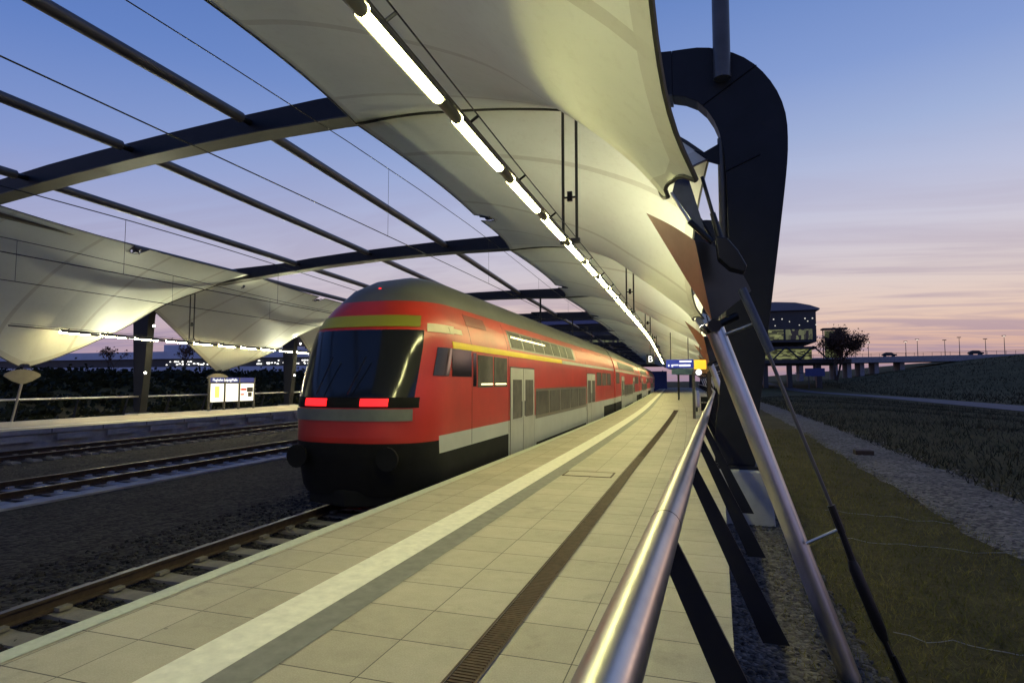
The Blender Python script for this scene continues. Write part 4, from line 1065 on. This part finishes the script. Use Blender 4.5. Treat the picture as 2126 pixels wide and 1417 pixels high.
# blue-lit hoarding under the hall
hb = thing('hoarding', (-16, 150, 0), 'blue hoarding wall across the far end of the tracks below the terminal', 'hoarding')
q = MB(); q.box(-30, -9, 150, 150.4, -.7, 4.2); q.build('panel', simple('blue hoarding', (.03, .05, .16), .6), hb)
q = MB()
for x in (-28, -22, -16, -10): q.box(x-.1, x+.1, 150.4, 150.7, -.7, 4.4)
q.build('hoarding_post', M_fac, hb)
# road bridge
br = thing('road_bridge', (60, 232, 0), 'low concrete road bridge running right from the terminal on piers', 'bridge')
bz = lambda x: lin([(-80, 9.6), (30, 9.7), (95, 10.4), (260, 13)], x)
q = MB()
q.grid(lambda x, k: Vector((x, [228, 228, 228, 240, 240, 240][k], bz(x)+[-1.9, 0, .0, .0, 0, -1.9][k])), frange(-80, 260, 10), [0, 1, 3, 5]); q.build('deck', M_concd, br, fixn=False)
q = MB(); q.box(-80, 260, 228, 240, 0, .2, fn=lambda x, y, z: Vector((x, y, bz(x)-1.9+z*.2))); q.build('deck_soffit', M_concd, br)
for x in (31.5, 37.0, 42.2, 46.3, 50.2, 54.5, 62):
    q = MB(); q.box(x-.65, x+.65, 230, 238, -1, bz(x)-1.88); q.build('pier', M_concd, br)
q = MB()
q.tube([Vector((x, 228.2, bz(x)+1.1)) for x in frange(-80, 260, 10)], .06, 5); q.tube([Vector((x, 228.2, bz(x)+.6)) for x in frange(-80, 260, 10)], .05, 5)
for x in frange(-40, 140, 2.5): q.box(x, x+.08, 228.16, 228.24, bz(x), bz(x)+1.1)
q.build('railing', M_fac, br)
lamps = [(49.0, 8.2, 0), (52.9, 8.2, 1), (64.0, 8.0, 1), (67.4, 9.0, 1), (75.2, 8.2, 0), (79.3, 9.4, 0), (86.5, 8.2, 0), (91.6, 9.6, 1)]
for k, (x, h, lit) in enumerate(lamps):
    t = thing('street_lamp', (x, 233, bz(x)), f'{nth(k)} thin street lamp on the road bridge, counting from the tree', 'street lamp', 'street lamps on the road bridge')
    q = MB(); q.tube([(x, 233, bz(x)), (x, 233, bz(x)+h*.62)], [.12, .07], 6); q.build('pole', M_fac, t)
    q = MB(); q.box(x-.55, x+.45, 232.7, 233.3, bz(x)+h*.62, bz(x)+h*.62+.22); hd = q.build('lamp_head', M_fac, t)
    if lit:
        q = MB(); q.box(x-.3, x+.2, 232.65, 232.95, bz(x)+h*.62-.15, bz(x)+h*.62-.01); q.build('lamp_glass', M_lampfar, t)
# road sign
rs = thing('direction_sign', (24.8, 160, 1), 'blue rectangular road direction sign on a post below the bridge', 'road sign')
q = MB(); q.box(22.7, 27.0, 160, 160.2, 3.0, 4.9); q.build('sign_board', simple('blue sign board', (.02, .04, .16), .5), rs)
q = MB(); q.box(23.4, 23.6, 160.2, 160.4, 0, 3.2); q.box(26.2, 26.4, 160.2, 160.4, 0, 3.2); q.box(20.5, 22.7, 160.05, 160.15, 3.7, 3.85); q.build('sign_post', M_fac, rs)
# cars on the bridge, dark shapes behind the railing
def car(x, label):
    t = thing('parked_car', (x, 231, bz(x)), label, 'car', 'cars on the road bridge')
    q = MB(); q.prism([(-2, .35), (2, .35), (2.05, .8), (1.2, .95), (.7, 1.42), (-1.0, 1.45), (-1.7, .98), (-2.05, .85)], lambda a, b, d: Vector((x+a, 230.2+d, bz(x)+b)), 0, 1.7); q.build('body', M_fac, t, bevel=.05)
    q = MB()
    for a in (-1.25, 1.25): q.tube([(x+a, 230.15, bz(x)+.33), (x+a, 231.95, bz(x)+.33)], .33, 10)
    q.build('wheel', M_black, t)
for x, l in ((58.5, 'dark car on the road bridge, nearest the tree'), (83.0, 'dark car on the road bridge, rightmost')): car(x, l)

# ------------------------------------------------------------------ trees and bushes
def tree(loc, h, cr, nleaf, label, leafm, seed, trunk=.35, sparse=False, ls=.3):
    rnd = random.Random(seed); t = thing('tree', loc, label, 'tree')
    L0 = Vector(loc); m = MB(); tips = []
    def branch(p, d, l, r, dep):
        e = p+d*l; m.tube([p, p.lerp(e, .5)+Vector((rnd.uniform(-.06, .06), rnd.uniform(-.06, .06), 0))*l, e], [r, r*.8, r*.6], 5, cap=False)
        if dep == 0: tips.append(e); return
        for k in range(rnd.choice([2, 3, 3])):
            nd_ = (d+Vector((rnd.uniform(-1, 1), rnd.uniform(-1, 1), rnd.uniform(-.1, .7)))*.75).normalized()
            branch(e, nd_, l*rnd.uniform(.6, .82), r*.58, dep-1)
        if dep < 4: tips.append(e)
    for k in range(3): branch(L0+Vector((rnd.uniform(-.4, .4), rnd.uniform(-.4, .4), 0)), Vector((rnd.uniform(-.3, .3), rnd.uniform(-.3, .3), 1)).normalized(), h*.27, trunk, 4)
    m.build('trunk', M_bark, t)
    q = MB()
    for k in range(nleaf):
        c = rnd.choice(tips)+Vector((rnd.gauss(0, 1), rnd.gauss(0, 1), rnd.gauss(0, 1)))*cr
        a = Vector((rnd.gauss(0, 1), rnd.gauss(0, 1), rnd.gauss(0, 1))).normalized(); b = a.orthogonal().normalized(); s_ = ls*rnd.uniform(.6, 1.4)
        q.add([c-a*s_, c+b*s_*.6, c+a*s_, c-b*s_*.6], [(0, 1, 2, 3)])
    q.build('crown', leafm, t, fixn=False)
tree((31.4, 170, 2.0), 14.6, .62, 8000, 'broad autumn tree with thinning dark crown beside the terminal', M_autumn, 11, .32, ls=.24)
tree((-150, 120, 3.2), 9.5, .4, 160, 'small bare tree on the left skyline, left of the lamp mast', M_autumn, 4, .16)
tree((-125, 120, 3.2), 10, .4, 160, 'small bare tree on the left skyline, close to the dark column', M_autumn, 9, .16)

def scatter(name, n, f, mat, h, wd, lean, label, cat, seed):
    rnd = random.Random(seed); q = MB()
    for k in range(n):
        p = f(rnd)
        if p is None: continue
        a = rnd.uniform(0, 6.28); hh = h*rnd.uniform(.45, 1.3); w_ = wd*rnd.uniform(.6, 1.3)
        dx = Vector((math.cos(a), math.sin(a), 0)); tip = p+Vector((rnd.gauss(0, lean)*hh, rnd.gauss(0, lean)*hh, hh))
        q.add([p-dx*w_, p+dx*w_, tip], [(0, 1, 2)])
    return stuff(q.build(name, mat, fixn=False), label, cat)
def fgrass(r):
    s = 2.5+32*r.random()**2.0; x = r.uniform(1.0, 4.35) if r.random() < .9 else r.uniform(.7, 1.3)
    p = W(x, s, 0); p.z = -.81; return p
scatter('grass', 42000, fgrass, M_grass, .085, .007, .6, 'short dim grass strip between the ballast and the gravel path', 'grass', 1)
def fweed(r):
    s = 4+95*r.random()**1.5; x = 6.05+16.5*r.random()**1.15
    p = W(x, s, 0); p.z = hgt(p.x, p.y)-.02
    return p
scatter('weeds', 30000, fweed, M_weed, .24, .02, .55, 'rough dark weeds on the slope beyond the gravel path', 'weeds', 2)
def fbank(r):
    y = 20+190*r.random(); x = 32+85*r.random()**1.2
    return Vector((x, y, hgt(x, y)-.05))
scatter('weeds', 16000, fbank, M_weed, .5, .09, .6, 'dark scrub on the bank below the road bridge', 'weeds', 3)
def bushes():
    rnd = random.Random(5); q = MB()
    for k in range(1100):
        s = rnd.uniform(4, 120)**1; x = -29.5-17.5*rnd.random()
        c = W(x, s, 0); c.z = hgt(c.x, c.y); rr = rnd.uniform(.3, .6) if x > -42 else rnd.uniform(.25, .55)
        for j in range(44):
            v = Vector((rnd.gauss(0, 1), rnd.gauss(0, 1), abs(rnd.gauss(0, .8)))); v = v*rr*.8
            a = Vector((rnd.gauss(0, 1), rnd.gauss(0, 1), rnd.gauss(0, 1))).normalized(); b = a.orthogonal().normalized(); sz = rnd.uniform(.1, .24)
            p = c+v; q.add([p-a*sz, p+b*sz*.7, p+a*sz, p-b*sz*.7], [(0, 1, 2, 3)])
    return stuff(q.build('undergrowth', M_leaf, fixn=False), 'dark undergrowth covering the bank behind the left platform', 'undergrowth')
bushes()
def rocks(name, n, f, size, mat, label, seed):
    rnd = random.Random(seed); bm = bmesh.new(); bmesh.ops.create_icosphere(bm, subdivisions=1, radius=1); V = [v.co.copy() for v in bm.verts]; F = [tuple(v.index for v in q.verts) for q in bm.faces]; bm.free()
    q = MB()
    for k in range(n):
        p = f(rnd); s_ = size*rnd.uniform(.5, 1.4); e = (rnd.uniform(.7, 1.3), rnd.uniform(.7, 1.3), rnd.uniform(.5, .9)); rot = Matrix.Rotation(rnd.uniform(0, 6.28), 3, 'Z') @ Matrix.Rotation(rnd.uniform(-.6, .6), 3, 'X')
        q.add([p+rot @ Vector((v.x*e[0], v.y*e[1], v.z*e[2]))*s_*rnd.uniform(.85, 1.15) for v in V], F)
    return stuff(q.build(name, mat, fixn=False), label, 'stones')
def fr1(r): return W(r.uniform(.2, 1.4), 1.5+12*r.random()**1.3, -.78)
rocks('crushed_stone', 2600, fr1, .035, M_ballast2, 'loose crushed stone beside the right platform wall', 1)
def fr2(r):
    while True:
        x = r.uniform(-8.6, -5.0)
        return W(x, 2+12*r.random()**1.2, -.775)
rocks('loose_ballast', 5200, fr2, .032, M_ballast, 'loose ballast stones around the near track', 2)
def fr3(r): return W(r.uniform(4.1, 6.7), 6+30*r.random()**1.3, -.79)
rocks('path_stones', 1500, fr3, .035, M_gravel, 'pale stones lying on the gravel path', 3)
mh = thing('drain_cover', W(4.9, 23.4, -.78), 'small rusty drain cover lying at the gravel path edge', 'cover')
q = MB(); q.box(4.65, 5.2, 23.2, 23.7, -.79, -.62, fn=lambda x, y, z: W(x, y, z)); q.build('lid', M_rust, mh, bevel=.02)

# ------------------------------------------------------------------ far left skyline
M_spark2 = emit('far lamps', (1, .97, .9), 2.2)
M_pale = simple('pale blue grey cladding', (.5, .54, .66), .5, 0, .1, .1)
fb = thing('warehouse', (-190, 150, 3), 'long low pale blue warehouse on the left skyline', 'warehouse')
q = MB(); q.box(-330, -98, 160, 200, 0, 11.2); q.build('wall', M_fac, fb)
q = MB(); q.box(-330, -97, 159, 159.9, 9.4, 11.9); q.build('fascia', M_pale, fb)
q = MB(); q.box(-330, -97, 158.2, 158.9, 4.2, 6.6); q.build('plinth', M_pale, fb)
q = MB()
rn = random.Random(8)
for k in range(110):
    x = rn.uniform(-176, -100); z = rn.choice([7.2, 7.5, 8.2])
    q.box(x, x+rn.uniform(.25, .8), 159.4, 159.6, z, z+.35)
q.build('window_lights', M_spark2, fb)
q = MB(); q.box(-182, -142, 165, 190, 11.2, 14.6); q.build('upper_storey', M_pale, fb)
q = MB(); q.box(-170, -154, 200, 220, 8, 21.5); q.build('tower', M_fac, fb)
lm = thing('lamp_mast', (-140, 120, 3), 'tall thin lamp mast with a white lamp on the left skyline', 'lamp mast')
q = MB(); q.tube([(-140, 120, 3), (-140, 120, 18.2)], [.14, .08], 6); q.build('pole', M_fac, lm)
q = MB(); q.box(-140, -137.2, 119.8, 120.2, 18.0, 18.3); q.build('lamp_arm', M_fac, lm)
q = MB(); q.box(-137.5, -136.5, 119.6, 120.4, 17.7, 18.1); q.build('lamp_glass', M_lampfar, lm)

# pale cables lying across the grass
for k, (x0, x1, y0, y1) in enumerate(((2.2, 4.2, 13.2, 12.6), (2.0, 4.6, 10.9, 10.6), (1.75, 3.2, 7.0, 6.8))):
    t = tag((lambda q: (q.tube([W(x0+(x1-x0)*i/12, y0+(y1-y0)*i/12+.06*math.sin(i*1.3+k), -.785+.015*math.sin(i*2.1)) for i in range(13)], .004, 5), q.build('ground_cable', M_concd))[1])(MB()),
            ['thin pale cable across the grass, farthest of three', 'thin pale cable across the grass, middle of three', 'thin pale cable across the grass, nearest of three'][k], 'cable', 'cables lying on the grass')
